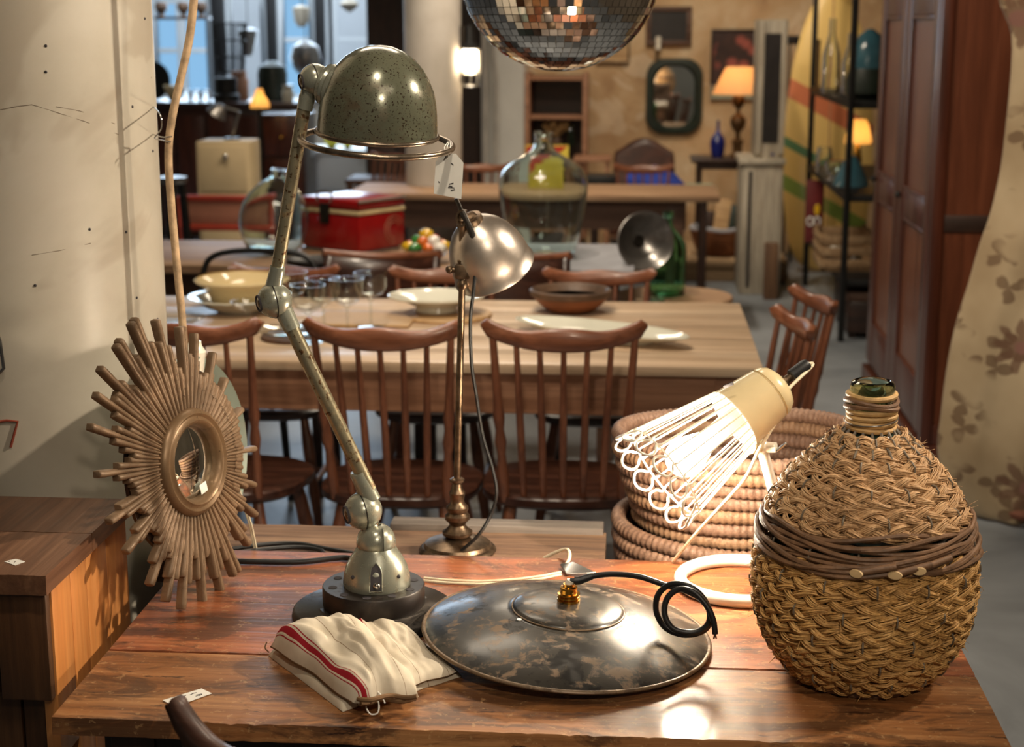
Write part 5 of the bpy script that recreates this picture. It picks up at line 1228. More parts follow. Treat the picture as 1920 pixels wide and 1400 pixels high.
# low round table, green demijohn, metal reflector
rt = atz(1262, 553, 0.60)
r2 = thing('round_table', 'small round wooden table carrying the green demijohn', 'table', V((rt.x, rt.y, 0)))
MB().lathe([(0.0, 0.575), (0.225, 0.575), (0.232, 0.582), (0.232, 0.594), (0.226, 0.60), (0, 0.60)], 48).build('top', 'old_table', r2)
MB().lathe([(0.16, 0.0), (0.15, 0.02), (0.03, 0.05), (0.022, 0.3), (0.03, 0.56), (0.08, 0.575)], 24).build('pedestal', 'dark_wood_v', r2)
gprof = [(0.0, 0.014), (0.05, 0.008), (0.062, 0.0), (0.070, 0.01), (0.073, 0.05), (0.074, 0.17), (0.070, 0.20), (0.056, 0.228), (0.034, 0.25), (0.021, 0.268), (0.018, 0.30), (0.022, 0.303), (0.022, 0.325)]
demijohn('green_demijohn', 'green glass bottle demijohn on the small round table', atz(1250, 553, 0.60), 1.0, 'green_glass', gprof)
rc_ = aty(1210, 452, 5.96)
rf = thing('metal_reflector', 'dull metal bowl shaped lamp reflector propped by the green demijohn', 'lampshade', V((rc_.x, rc_.y, 0.60)))
Mr = Mx.Translation(rc_-rf.location) @ frame_to(V((0.34, -0.9, 0.12)))
MB().lathe(shell([(0.018, -0.075), (0.035, -0.07), (0.065, -0.05), (0.092, -0.022), (0.108, 0.0), (0.113, 0.004)], 0.003), 56, Mr).build('reflector', 'pewter', rf, angle=60)
MB().lathe([(0.02, -0.10), (0.024, -0.07), (0.02, -0.066), (0, -0.066)], 20, Mr).build('socket', 'dark_metal', rf)
MB().tube([Mr @ V((0, 0, -0.09)), V((0.02, 0.05, 0.005))], 0.008, 10).build('stand', 'steel', rf)
MB().lathe([(0.06, 0), (0.058, 0.008), (0, 0.01)], 28, Mx.Translation((0.02, 0.05, 0))).build('foot', 'steel', rf)

# ================================================================== wardrobe on the right
AX, AY0, AY1, AZ = 1.065, 5.88, 7.40, 2.55
ar = thing('wardrobe', 'tall dark mahogany wardrobe with panelled doors beside the floral curtain', 'wardrobe', (AX+0.33, (AY0+AY1)/2, 0))
MB().box(AX+0.03, 1.72, AY0+0.025, AY1, 0.10, AZ).build('carcass', 'armoire_side', ar, world=True)
# near side: stiles, dark rail, two panels
MB().box(AX, AX+0.045, AY0, AY0+0.05, 0, AZ).build('corner_stile', 'armoire_frame', ar, world=True, bevel=0.006)
MB().box(1.66, 1.72, AY0+0.002, AY0+0.05, 0, AZ).build('stile', 'armoire_frame', ar, world=True, bevel=0.006)
zr1, zr0 = aty(1800, 404, AY0).z, aty(1800, 436, AY0).z
MB().box(AX+0.045, 1.66, AY0+0.008, AY0+0.03, zr0, zr1).build('rail', 'dark_wood', ar, world=True, bevel=0.003)
MB().box(AX+0.045, 1.66, AY0+0.006, AY0+0.03, 0.08, 0.17).build('rail', 'armoire_frame', ar, world=True, bevel=0.003)
MB().box(AX+0.046, 1.659, AY0+0.016, AY0+0.024, zr1, AZ).build('side_panel', 'armoire_side', ar, world=True)
MB().box(AX+0.046, 1.659, AY0+0.016, AY0+0.024, 0.17, zr0).build('side_panel', 'armoire_side', ar, world=True)
MB().box(AX-0.01, 1.72, AY0-0.01, AY1, 0.0, 0.09).build('plinth', 'armoire_frame', ar, world=True, bevel=0.006)
# front: two doors each with two panels
zm = aty(1700, 392, 6.25).z
for y0, y1 in ((AY0+0.06, AY0+0.78), (AY0+0.79, AY1-0.05)):
    dr = MB()
    s_ = 0.12
    dr.box(AX, AX+0.03, y0, y0+s_, 0.12, AZ-0.05).box(AX, AX+0.03, y1-s_, y1, 0.12, AZ-0.05)
    for z0, z1 in ((0.12, 0.30), (zm-0.06, zm+0.05), (aty(1700, 18, 6.2).z-0.02, AZ-0.05)): dr.box(AX+0.002, AX+0.03, y0+s_, y1-s_, z0, z1)
    d_ = dr.build('door', 'armoire_frame', ar, world=True, bevel=0.005)
    for z0, z1 in ((0.30, zm-0.06), (zm+0.05, aty(1700, 18, 6.2).z-0.02)):
        MB().box(AX+0.014, AX+0.026, y0+s_, y1-s_, z0, z1).build('panel', 'armoire_panel', d_, M=Mx.Translation(-ar.location))
        for (a, b, c_, e) in ((y0+s_, y1-s_, z0, z0+0.014), (y0+s_, y1-s_, z1-0.014, z1)):
            MB().box(AX+0.001, AX+0.016, a, b, c_, e).build('moulding', 'armoire_frame', d_, M=Mx.Translation(-ar.location), bevel=0.004)
    MB().lathe([(0.008, 0), (0.014, 0.008), (0.012, 0.018), (0, 0.022)], 14, Mx.Translation((AX, y1-0.05, zm+0.02)) @ frame_to((-1, 0, 0))).build('knob', 'black_iron', d_, M=Mx.Translation(-ar.location))

# ------------------------------------------------------------------ floral curtain
edge = [(1875, -40), (1884, 10), (1905, 66), (1903, 150), (1893, 250), (1884, 320), (1866, 400), (1845, 460), (1822, 540), (1800, 610), (1785, 680), (1776, 740), (1770, 790), (1764, 840), (1770, 890), (1788, 940), (1815, 976), (1845, 988)]
CY = 5.24
E_ = [aty(x, y, CY) for x, y in edge]; E_ = [V((E_[0].x-0.06, CY, 2.35)), V((E_[0].x-0.04, CY, 2.0))]+E_
E_ = spline(E_, 3)
NE = len(E_)
def cur(u, v):
    i = min(NE-1, int(v*(NE-1)+0.5)); e = E_[i]; vv = i/(NE-1)
    low = max(0, (vv-0.86)/0.14)
    x1 = 1.95-0.42*low; x = e.x+(x1-e.x)*u
    bulge = 0.07*sin(pi*min(1, vv*1.05))
    y = CY-bulge*sin(pi*min(1, u*1.6))+0.045*sin(u*9+vv*2.6)*min(1, u*5)+0.02*sin(u*23+vv*5)*min(1, u*4)+0.10*(1-min(1, u*9))*0.6
    z = e.z+(0.02*sin(u*7) if low > 0 else 0)-0.05*low*u*0
    return V((x, y, max(0.012, z)))
cm = MB().grid(cur, 60, NE)
cu = thing('floral_curtain', 'heavy beige curtain printed with brown flowers in front of the wardrobe', 'curtain', (1.5, CY, 0))
cm.build('cloth', 'floral_cloth', cu, world=True, solid=0.006, angle=180)
hem = [cur(i/59, 0.985)+V((0, -0.006, 0.0)) for i in range(60)]
plain('curtain_lining', (120, 74, 56), 0.8, 0, 0, 0.15, 10, 0.1)
MB().tube([p+V((0.02, -0.004, 0.035)) for p in hem[2:40]], 0.02, 8).build('lining', 'curtain_lining', cu, world=True)
# ================================================================== third row of tables
t3 = thing('refectory_table', 'long old refectory table with thick legs beyond the demijohns', 'table', (-0.5, 8.78, 0))
for k in range(3): MB().box(-1.55, 0.436, 8.48+0.2*k+0.001, 8.48+0.2*(k+1)-0.001, 0.715, 0.75).build('plank', 'old_table', t3, world=True, bevel=0.004)
MB().box(-1.45, 0.26, 8.53, 8.56, 0.56, 0.715).build('apron', 'old_table_dark', t3, world=True, bevel=0.004)
MB().box(-1.45, 0.26, 9.0, 9.03, 0.56, 0.715).build('apron', 'old_table_dark', t3, world=True, bevel=0.004)
for x in (-1.40, 0.20):
    for y in (8.57, 8.99): MB().box(x-0.05, x+0.05, y-0.045, y+0.045, 0, 0.715).build('leg', 'old_table_dark', t3, world=True, bevel=0.006)
MB().box(-1.35, 0.15, 8.6, 8.97, 0.33, 0.36).build('shelf', 'old_table', t3, world=True, bevel=0.004)
G3 = 'chairs behind the refectory table'
chair((xy(1206, 320, 9.52), 9.32, 0), R(180), 'light spindle back chair with a white label behind the refectory table', G3, (0.92, 0.9, 0.9))
chair((xy(905, 320, 9.52), 9.32, 0), R(180), 'spindle back chair behind the refectory table near the slim column', G3, (0.92, 0.9, 0.9))
chair((xy(690, 330, 9.6), 9.75, 0), R(150), 'spindle back chair alone left of the slim concrete column', G3, (0.9, 0.9, 0.93))
sg = thing('tin_sign', 'small red and yellow tin sign standing on the refectory table', 'sign', V((aty(1025, 340, 8.75).x, 8.75, 0.75)))
sx0, sx1 = aty(985, 300, 8.75).x-sg.location.x, aty(1066, 300, 8.75).x-sg.location.x
MB().box(sx0, sx1, 0, 0.006, 0.0, 0.24).build('plate', 'yellow_sign', sg, bevel=0.002)
MB().add([(sx0+.005, -0.002, 0.235), (sx1-.005, -0.002, 0.235), (sx0+.005, -0.002, 0.06), (sx0+.005, 0, 0.235), (sx1-.005, 0, 0.235), (sx0+.005, 0, 0.06)], [(0, 2, 1), (3, 4, 5), (0, 1, 4, 3), (1, 2, 5, 4), (2, 0, 3, 5)]).build('red_corner', 'red_sign', sg, smooth=False)
MB().box(-0.03, 0.03, 0.006, 0.06, 0, 0.1).build('easel', 'dark_wood', sg)

# low bench with blue cloth, case and bolster
lb = thing('low_bench', 'low dark bench behind the refectory table piled with blue cloth', 'bench', (0.12, 9.95, 0))
bxa, bxb = aty(1100, 345, 9.9).x, aty(1335, 345, 9.9).x
MB().box(bxa, bxb, 9.75, 10.15, 0.59, 0.62).build('top', 'dark_wood', lb, world=True, bevel=0.004)
for x in (bxa+0.05, bxb-0.05):
    for y in (9.79, 10.11): MB().box(x-0.02, x+0.02, y-0.02, y+0.02, 0, 0.59).build('leg', 'dark_wood_v', lb, world=True)
def heap(name, label, cat, c, rx, ry, h, mat, seed):
    m_ = MB(); vs = []; n, k_ = 28, 10; fs = []
    for j in range(k_+1):
        f = j/k_
        for i in range(n):
            a = 2*pi*i/n; w_ = 1+0.25*mn.noise(V((cos(a)*2+seed, sin(a)*2, f*2)))
            vs.append((rx*w_*math.sqrt(1-f**2.2)*cos(a), ry*w_*math.sqrt(1-f**2.2)*sin(a), h*f*(1+0.25*mn.noise(V((cos(a)*3, sin(a)*3, seed))))))
    for j in range(k_):
        for i in range(n): fs.append((j*n+i, j*n+(i+1) % n, (j+1)*n+(i+1) % n, (j+1)*n+i))
    fs.append(tuple(range(n-1, -1, -1))); fs.append(tuple(k_*n+i for i in range(n)))
    o = m_.add(vs, fs).build(name, mat, angle=180); o.location = c; return tag(o, label, cat)
heap('blue_cloth', 'crumpled royal blue cloth piled on the low bench', 'cloth', V((aty(1225, 330, 9.9).x, 9.9, 0.62)), 0.20, 0.13, 0.15, 'blue_cloth', 3)
heap('pink_cloth', 'small pale pink cloth lying on top of the blue cloth', 'cloth', V((aty(1225, 330, 9.9).x, 9.9, 0.755)), 0.08, 0.06, 0.03, 'pink_cloth', 6)
bk = MB().box(-0.09, 0.09, -0.1, 0.1, 0, 0.11).build('black_case', 'black_rubber', bevel=0.008); bk.location = (aty(1128, 330, 9.9).x, 9.92, 0.62); tag(bk, 'flat black case on the low bench behind the table', 'case')
bo2 = MB().tube([(-0.1, 0, 0.03), (-0.09, 0, 0.03), (0.06, 0, 0.03), (0.09, 0, 0.03)], [0.02, 0.03, 0.03, 0.012], 14).build('bolster', 'sage_cloth'); bo2.location = (aty(1316, 335, 9.9).x, 9.9, 0.62); tag(bo2, 'sage green rolled bolster at the end of the low bench', 'cushion')
# leather armchair
AC = aty(1208, 300, 10.9)
ac = thing('leather_armchair', 'brown leather armchair with a humped back against the plaster wall', 'armchair', V((AC.x, 10.95, 0.136)))
m_ = MB().grid(lambda u, v: V(((u-0.5)*0.40*(1+0.06*sin(pi*v)), 0.2+0.06*v, 0.25+(0.40+0.06*cos((u-0.5)*pi))*v+0.02*cos((u-0.5)*pi*2)*v)), 18, 10); m_.build('back', 'leather', ac, solid=0.09)
MB().box(-0.19, 0.19, -0.2, 0.2, 0.18, 0.32).build('seat', 'leather', ac, bevel=0.03, bseg=3)
for s_ in (-1, 1):
    MB().box(0.2*s_-0.03, 0.2*s_+0.03, -0.2, 0.2, 0.1, 0.45).build('arm', 'leather', ac, bevel=0.025, bseg=3)
    for y in (-0.17, 0.17): MB().box(0.17*s_-0.015, 0.17*s_+0.015, y-0.015, y+0.015, 0, 0.18).build('leg', 'dark_wood_v', ac)
# wooden hutch with dried plants
h0, h1 = aty(985, 200, 11.5).x, aty(1102, 200, 11.5).x
hu = thing('open_hutch', 'open wooden hutch with a broken pediment against the plaster wall', 'shelf', ((h0+h1)/2, 11.6, 0.136))
for x in (h0, h1-0.035): MB().box(x, x+0.035, 11.4, 11.78, 0.136, 1.30).build('side', 'dining_apron', hu, world=True, bevel=0.004)
MB().box(h0+0.03, h1-0.03, 11.76, 11.79, 0.136, 1.28).build('back', 'dark_wood', hu, world=True)
for z in (0.18, 0.62, 0.98, 1.25): MB().box(h0+0.035, h1-0.035, 11.42, 11.76, z, z+0.025).build('shelf', 'dining_apron', hu, world=True, bevel=0.003)
rnd = random.Random(8)
bq = thing('dried_bouquet', 'bunch of pale dried flowers standing in the open hutch', 'flowers', V(((h0+h1)/2, 11.55, 0.781)))
MB().lathe([(0.03, 0), (0.04, 0.03), (0.03, 0.06), (0.025, 0.07)], 20).build('pot', 'brown_bowl', bq)
stm = MB()
for k in range(60):
    d = V((rnd.uniform(-1, 1), rnd.uniform(-1, 1), rnd.uniform(0.6, 1.4))).normalized(); e = V((0, 0, 0.06))+d*rnd.uniform(0.08, 0.14); stm.tube([(0, 0, 0.06), e], 0.0018, 4); stm.ball(e, 0.009, 6, 4)
stm.build('dry_stems', 'straw_pale', bq)
MB().lathe([(0.03, 0), (0.03, 0.1), (0.012, 0.13), (0.012, 0.16), (0, 0.16)], 20).build('green_bottle', 'green_glass'); gb = bpy.data.objects['green_bottle']; gb.location = (h1-0.12, 11.55, 0.781); tag(gb, 'small green glass bottle on the hutch shelf', 'bottle')
wd = thing('small_desk', 'small light wood desk between the hutch and the armchair', 'desk', (aty(1112, 295, 11.15).x, 11.15, 0.136))
MB().box(-0.13, 0.13, -0.15, 0.15, 0.58, 0.61).build('top', 'dining_apron', wd, bevel=0.004)
for s_ in (-1, 1):
    for y in (-0.12, 0.12): MB().box(0.1*s_-0.012, 0.1*s_+0.012, y-0.012, y+0.012, 0, 0.58).build('leg', 'dining_apron', wd)
# wall mirror
def rrect(w, h, r, n=10):
    out = []
    for cx_, cy_, a0 in ((w-r, h-r, 0), (-w+r, h-r, 90), (-w+r, -h+r, 180), (w-r, -h+r, 270)):
        for k in range(n+1): a = R(a0+90*k/n); out.append((cx_+r*cos(a), cy_+r*sin(a)))
    return out
wmc = V((0.255, 11.80, 1.126)); wm = thing('wall_mirror', 'rounded oblong mirror in a dark green frame on the plaster wall', 'mirror', wmc)
Mw = Mx.Rotation(R(90), 4, 'X')
ou, inn = rrect(0.205, 0.27, 0.13), rrect(0.145, 0.215, 0.12)
n = len(ou); vs = [(x, y, z) for z, o_ in ((0.0, ou), (0.03, [(x*0.97, y*0.98) for x, y in ou]), (0.034, [(x*1.12, y*1.08) for x, y in inn]), (0.012, inn)) for x, y in o_]
fs = [(i*n+k, i*n+(k+1) % n, (i+1)*n+(k+1) % n, (i+1)*n+k) for i in range(3) for k in range(n)]
MB().add(vs, fs, Mw).build('frame', 'dark_green', wm)
MB().prism(inn, 0.008, 0.014, Mw).build('mirror_glass', 'mirror_glass', wm, smooth=False)
def picture(name, label, xa, ya, xb, yb, fmat, cmat, fw=0.035):
    a, b = aty(xa, ya, 11.79), aty(xb, yb, 11.79); c_ = (a+b)/2; w2, h2 = (b.x-a.x)/2, (a.z-b.z)/2
    t = thing(name, label, 'picture', V((c_.x, 11.80, c_.z)))
    for x0, x1, z0, z1 in ((-w2, w2, h2-fw, h2), (-w2, w2, -h2, -h2+fw), (-w2, -w2+fw, -h2+fw, h2-fw), (w2-fw, w2, -h2+fw, h2-fw)):
        MB().box(x0, x1, -0.02, 0.015, z0, z1).build('frame', fmat, t, bevel=0.004)
    MB().box(-w2+fw, w2-fw, -0.006, 0.012, -h2+fw, h2-fw).build('canvas', cmat, t, smooth=False)
picture('dark_painting', 'small dark painting in a brown wooden frame above the wall mirror', 1212, 12, 1296, 85, 'old_table_dark', 'dark_canvas')
picture('flower_painting', 'dark painting of pink flowers behind the glowing lampshade', 1334, 55, 1427, 160, 'dark_wood', 'flower_print', 0.012)
picture('framed_print', 'small pale framed print half hidden by the mirror ball', 1120, 60, 1180, 118, 'old_brass', 'light_board', 0.012)
picture('shelf_picture', 'narrow grey picture under the flower painting', 1332, 160, 1425, 186, 'grey_wood', 'sage_cloth', 0.01)
cn_ = MB().lathe([(0.02, 0), (0.02, 0.09), (0, 0.092)], 16).build('wall_candle', 'white_enamel'); cn_.location = (aty(1234, 98, 11.74).x, 11.74, 1.46); tag(cn_, 'short white candle on the wall under the dark painting', 'candle')
# side table with lamp and vase
st = thing('console_table', 'dark wooden console table under the glowing lamp', 'table', (0.60, 11.1, 0.136))
MB().box(-0.24, 0.23, -0.2, 0.2, 0.585, 0.612).build('top', 'dark_wood', st, bevel=0.006)
MB().box(-0.20, 0.20, -0.17, 0.17, 0.54, 0.585).build('frieze', 'dark_wood', st, bevel=0.003)
for s_ in (-1, 1):
    for y in (-0.15, 0.15): MB().tube([(0.18*s_, y, 0.54), (0.18*s_, y, 0.3), (0.19*s_, y, 0)], [0.018, 0.014, 0.01], 10).build('leg', 'dark_wood_v', st)
tz = 0.136+0.612
la = thing('carved_lamp', 'carved bronze table lamp with a glowing cream shade', 'table lamp', V((0.675, 11.08, tz)))
MB().lathe([(0.062, 0), (0.062, 0.02), (0.045, 0.03), (0.045, 0.09), (0.055, 0.10), (0.055, 0.115), (0.03, 0.125)], 4, Mx.Rotation(R(45), 4, 'Z')).build('plinth', 'bronze', la)
MB().lathe([(0.02, 0.12), (0.016, 0.16), (0.024, 0.175), (0.045, 0.20), (0.056, 0.235), (0.05, 0.265), (0.03, 0.285), (0.014, 0.30), (0.014, 0.325), (0.03, 0.34), (0.044, 0.365), (0.046, 0.39), (0.038, 0.415), (0.02, 0.43), (0.012, 0.46)], 24).build('stem', 'bronze', la, jitter=0.002)
MB().lathe([(0.182, 0.425), (0.092, 0.605), (0.0905, 0.604), (0.180, 0.425)], 48, closed=True).build('lamp_shade', 'lamp_paper', la, angle=60)
MB().ball((0, 0, 0.52), 0.03, 14, 10).build('bulb', 'cage_bulb_glow', la)
va = MB().lathe([(0.0, 0), (0.035, 0), (0.046, 0.03), (0.052, 0.09), (0.046, 0.13), (0.024, 0.16), (0.012, 0.18), (0.009, 0.23), (0.012, 0.25), (0, 0.25)], 32).build('blue_vase', 'cobalt'); va.location = (aty(1345, 290, 11.05).x, 11.05, tz); tag(va, 'cobalt blue bottle vase on the console table', 'vase')
# basket with odds and ends on the platform
wb = thing('log_basket', 'wide brown wicker basket full of odds and ends on the platform', 'basket', V((aty(1352, 480, 10.65).x, 10.65, 0.136)))
for i in range(9):
    z = 0.012+0.019*i; r = 0.135+0.065*(i/8)**0.7
    MB().tube([((r+0.004*sin(24*a+i*pi))*cos(a), (r+0.004*sin(24*a+i*pi))*0.8*sin(a), z) for a in [2*pi*k/72 for k in range(72)]], 0.011, 6, closed=True).build('wicker_row', 'wicker_bg', wb)
MB().lathe([(0.0, 0.004), (0.13, 0.004), (0.13, 0.02), (0, 0.02)], 32, Mx.Diagonal((1, 0.8, 1, 1))).build('bottom', 'wicker_bg', wb)
MB().tube([(0.2*cos(a), 0.16*sin(a), 0.182+0.006*sin(5*a)) for a in [2*pi*k/40 for k in range(40)]], 0.014, 8, closed=True).build('cloth_edge', 'grey_cloth', wb)
for x, w2, h2, mm, lbn in ((-0.03, 0.05, 0.34, 'light_board', 'pale board sticking out of the wicker basket'), (0.06, 0.04, 0.30, 'dark_green', 'dark green board sticking out of the wicker basket'), (-0.11, 0.035, 0.26, 'dark_wood', 'dark wooden slat sticking out of the wicker basket')):
    o = MB().box(-w2, w2, -0.008, 0.008, 0, h2).build('board', mm, bevel=0.003); o.location = wb.location+V((x, 0.02, 0.03)); o.rotation_euler = (R(-4), R(8), 0); tag(o, lbn, 'board')
# painted cupboard and post
cu2 = thing('painted_cupboard', 'narrow grey painted cupboard with a glazed upper door', 'cupboard', (0.85, 10.1, 0))
MB().box(0.70, 0.95, 9.86, 10.33, 0.0, 0.80).build('lower_body', 'grey_wood', cu2, world=True, M=Mx.Translation((-0.065, 0, 0)), bevel=0.006)
MB().box(0.68, 0.96, 9.84, 10.34, 0.80, 0.835).build('counter', 'grey_wood', cu2, world=True, M=Mx.Translation((-0.065, 0, 0)), bevel=0.006)
MB().box(0.78, 0.95, 9.92, 10.33, 0.835, 1.66).build('upper_body', 'grey_wood', cu2, world=True, M=Mx.Translation((-0.065, 0, 0)), bevel=0.006)
MB().box(0.80, 0.93, 9.912, 9.92, 0.93, 1.58).build('glazed_door', 'dark_canvas', cu2, world=True, M=Mx.Translation((-0.065, 0, 0)))
for x in (0.78, 0.915): MB().box(x, x+0.035, 9.90, 9.922, 0.86, 1.66).build('door_stile', 'grey_wood', cu2, world=True, M=Mx.Translation((-0.065, 0, 0)), bevel=0.003)
MB().box(0.74, 0.76, 9.852, 9.86, 0.05, 0.76).build('door_edge', 'dark_canvas', cu2, world=True, M=Mx.Translation((-0.065, 0, 0)))
MB().lathe([(0.01, 0), (0.014, 0.01), (0, 0.02)], 12, Mx.Translation((0.88, 9.855, 0.855))).build('knob', 'cobalt', cu2, world=True, M=Mx.Translation((-0.065, 0, 0)))
po = MB().box(-0.04, 0.04, -0.05, 0.05, 0, 0.34).build('wooden_post', 'brown_post', bevel=0.005); po.location = (aty(1446, 500, 9.7).x, 9.72, 0); tag(po, 'short square brown wooden post before the painted cupboard', 'post')
# black frame leaning beside the cupboard
bf = thing('black_frame', 'tall black wooden frame leaning between cupboard and surfboard', 'frame', (1.0, 11.3, 0))
for x0, x1, z0, z1 in ((-0.07, 0.09, 1.5, 1.56), (-0.07, -0.045, 0, 1.5), (0.02, 0.035, 0, 1.5), (0.068, 0.09, 0, 1.5)): MB().box(x0, x1, -0.01, 0.01, z0, z1).build('slat', 'black_rubber', bf, bevel=0.003)
# surfboard
sf = [(0.0, 0.0), (0.10, 0.01), (0.18, 0.06), (0.245, 0.2), (0.283, 0.45), (0.295, 0.75), (0.285, 1.05), (0.25, 1.35), (0.19, 1.6), (0.11, 1.8), (0.04, 1.92), (0.0, 1.95)]
sv = thing('surfboard', 'yellow surfboard with orange and green bands behind the metal rack', 'surfboard', (1.265, 10.78, 0))
m_ = MB(); vs = []; fs = []; sfp = spline([(x, 0, z) for x, z in sf], 3); k_ = 12
for p in sfp:
    for i in range(k_):
        a = 2*pi*i/k_; vs.append((max(0.004, p.x)*cos(a), 0.035*sin(a)*min(1, p.x/0.12+0.15), p.z))
for j in range(len(sfp)-1):
    for i in range(k_): fs.append((j*k_+i, j*k_+(i+1) % k_, (j+1)*k_+(i+1) % k_, (j+1)*k_+i))
fs.append(tuple(range(k_-1, -1, -1))); fs.append(tuple((len(sfp)-1)*k_+i for i in range(k_)))
o = m_.add(vs, fs).build('board', 'surf_print', sv, angle=60); o.rotation_euler = (R(-4), 0, 0); o.location = (0, 0.04, 0.012)
MB().box(-0.004, 0.004, -0.003, 0.0, 0.05, 1.85).build('stringer', 'dining_apron', o, M=Mx.Translation((0, -0.033, 0)))

# metal rack with lamps and bottles
RX0, RX1, RY0, RY1 = 1.08, 1.55, 8.38, 10.25
rk = thing('metal_rack', 'dark steel shelf rack crowded with glass and lamps', 'rack', ((RX0+RX1)/2, (RY0+RY1)/2, 0))
for x in (RX0, RX1):
    for y in (RY0, RY1): MB().box(x-0.016, x+0.016, y-0.016, y+0.016, 0, 2.35).build('post', 'black_iron', rk, world=True, bevel=0.002)
RZ = [0.33, 0.77, 1.245, 1.85]
for z in RZ: MB().box(RX0-0.012, RX1+0.012, RY0, RY1, z-0.035, z).build('shelf', 'black_iron', rk, world=True, bevel=0.003)
for z in (2.2,): MB().box(RX0, RX0+0.02, RY0, RY1, z, z+0.03).build('rail', 'black_iron', rk, world=True)
def on_rack(px, Y, z): d = ray(px, 300); t = Y/d.y; return V((d.x*t, Y, z))
def put(o, px, Y, z, label, cat, group=None):
    o.location = on_rack(px, Y, z); return tag(o, label, cat, group)
shade_p = [(0.02, 0.16), (0.03, 0.15), (0.05, 0.12), (0.085, 0.05), (0.10, 0.0)]
put(MB().lathe(shell(shade_p), 32).build('enamel_lampshade', 'teal_enamel'), 1597, 8.9, RZ[1], 'teal enamel lampshade on the middle rack shelf', 'lampshade')
put(MB().lathe(shell([(0.02, 0.2), (0.03, 0.19), (0.06, 0.17), (0.09, 0.1), (0.1, 0.0)]), 32).build('enamel_lampshade', 'teal_enamel'), 1621, 8.75, RZ[2]+0.16, 'large blue-green lampshade stacked high on the rack', 'lampshade')
put(MB().lathe(shell([(0.10, 0.16), (0.12, 0.1), (0.12, 0.03), (0.08, 0.0)]), 32).build('dark_pot', 'dark_green'), 1621, 8.75, RZ[2], 'dark green metal pot under the blue-green lampshade', 'pot')
put(MB().lathe(shell([(0.018, 0.42), (0.02, 0.33), (0.05, 0.22), (0.055, 0.02), (0.05, 0)], 0.003), 24).build('glass_carafe', 'clear_glass'), 1551, 9.4, RZ[2], 'tall clear glass carafe on the upper rack shelf', 'carafe')
put(MB().lathe(shell([(0.016, 0.34), (0.018, 0.27), (0.045, 0.18), (0.048, 0.02), (0.04, 0)], 0.003), 24).build('glass_carafe', 'clear_glass'), 1586, 9.1, RZ[2], 'slim clear glass carafe beside the dark pot on the rack', 'carafe')
put(MB().lathe([(0.05, 0.0), (0.05, 0.01), (0.01, 0.02), (0.01, 0.3), (0.0, 0.3)], 20).build('candle_stand', 'bronze'), 1527, 10.0, RZ[2], 'short bronze candle stand at the end of the upper rack shelf', 'stand')
sl = thing('small_lamp', 'small rack lamp with a glowing silk shade', 'table lamp', on_rack(1607, 9.3, RZ[1]))
MB().lathe([(0.05, 0), (0.05, 0.01), (0.015, 0.02), (0.02, 0.06), (0.028, 0.1), (0.02, 0.16), (0.01, 0.2)], 24).build('base', 'brass', sl)
MB().lathe([(0.075, 0.2), (0.072, 0.24), (0.06, 0.3), (0.04, 0.335), (0.038, 0.333), (0.058, 0.298), (0.07, 0.24), (0.073, 0.2)], 32, closed=True).build('lamp_shade', 'lamp_silk', sl)
MB().ball((0, 0, 0.25), 0.02, 12, 8).build('bulb', 'cage_bulb_glow', sl)
put(MB().lathe(shell([(0.04, 0.15), (0.05, 0.1), (0.05, 0.02), (0.045, 0)], 0.003), 24).build('glass_jar', 'clear_glass'), 1545, 9.7, RZ[1], 'clear glass jar on the middle rack shelf', 'jar')
put(MB().lathe(shell([(0.06, 0.11), (0.05, 0.05), (0.02, 0.02), (0.05, 0.0)], 0.003), 24).build('glass_bowl', 'aqua_glass'), 1565, 9.2, RZ[1], 'small footed aqua glass bowl on the middle rack shelf', 'bowl')
ts = thing('poster_sign', 'maroon painted tin sign with yellow figure and white letters', 'sign', on_rack(1531, 9.85, RZ[0]))
MB().box(-0.055, 0.055, -0.004, 0.004, 0, 0.38).build('plate', 'sign_maroon', ts, bevel=0.002)
MB().ball((0.015, -0.005, 0.20), 0.03, 12, 8, 0.6, 0.1, 1.2).build('yellow_figure', 'candy_yellow', ts)
for x in (-0.025, 0.018):
    MB().tube([(x+0.018*cos(a), -0.007, 0.13+0.026*sin(a)) for a in [2*pi*i/16 for i in range(16)]], 0.005, 5, closed=True).build('letter', 'paper', ts)
cr_ = thing('wooden_crate', 'small slatted wooden crate on the lower rack shelf', 'crate', on_rack(1590, 8.85, RZ[0]))
for z in (0.02, 0.085, 0.15):
    for y in (-0.2, 0.19): MB().box(-0.14, 0.14, y, y+0.01, z, z+0.045).build('slat', 'crate_wood', cr_, bevel=0.002)
    for x in (-0.15, 0.14): MB().box(x, x+0.01, -0.2, 0.2, z, z+0.045).build('slat', 'crate_wood', cr_, bevel=0.002)
for x in (-0.14, 0.12):
    for y in (-0.19, 0.17): MB().box(x, x+0.02, y, y+0.02, 0, 0.21).build('corner_post', 'crate_wood', cr_)
MB().box(-0.14, 0.14, -0.19, 0.19, 0.0, 0.012).build('bottom', 'crate_wood', cr_)
for k, (px, lbn) in enumerate(((1612, 'dark metal gear lying in the slatted crate'), (1574, 'round white porcelain knob beside the crate'))):
    o = MB().lathe([(0.0, 0), (0.04, 0), (0.045, 0.02), (0.03, 0.05), (0, 0.055)], 20).build('rack_part', 'dark_metal' if k == 0 else 'white_china'); o.location = on_rack(px, 8.85 if k == 0 else 9.35, RZ[0]+(0.012 if k == 0 else 0)); tag(o, lbn, 'part')
tk = thing('storage_chest', 'low dark trunk on the floor under the rack', 'trunk', (1.32, 8.75, 0))
MB().box(-0.2, 0.2, -0.3, 0.3, 0.03, 0.20).build('body', 'dark_wood', tk, bevel=0.01)
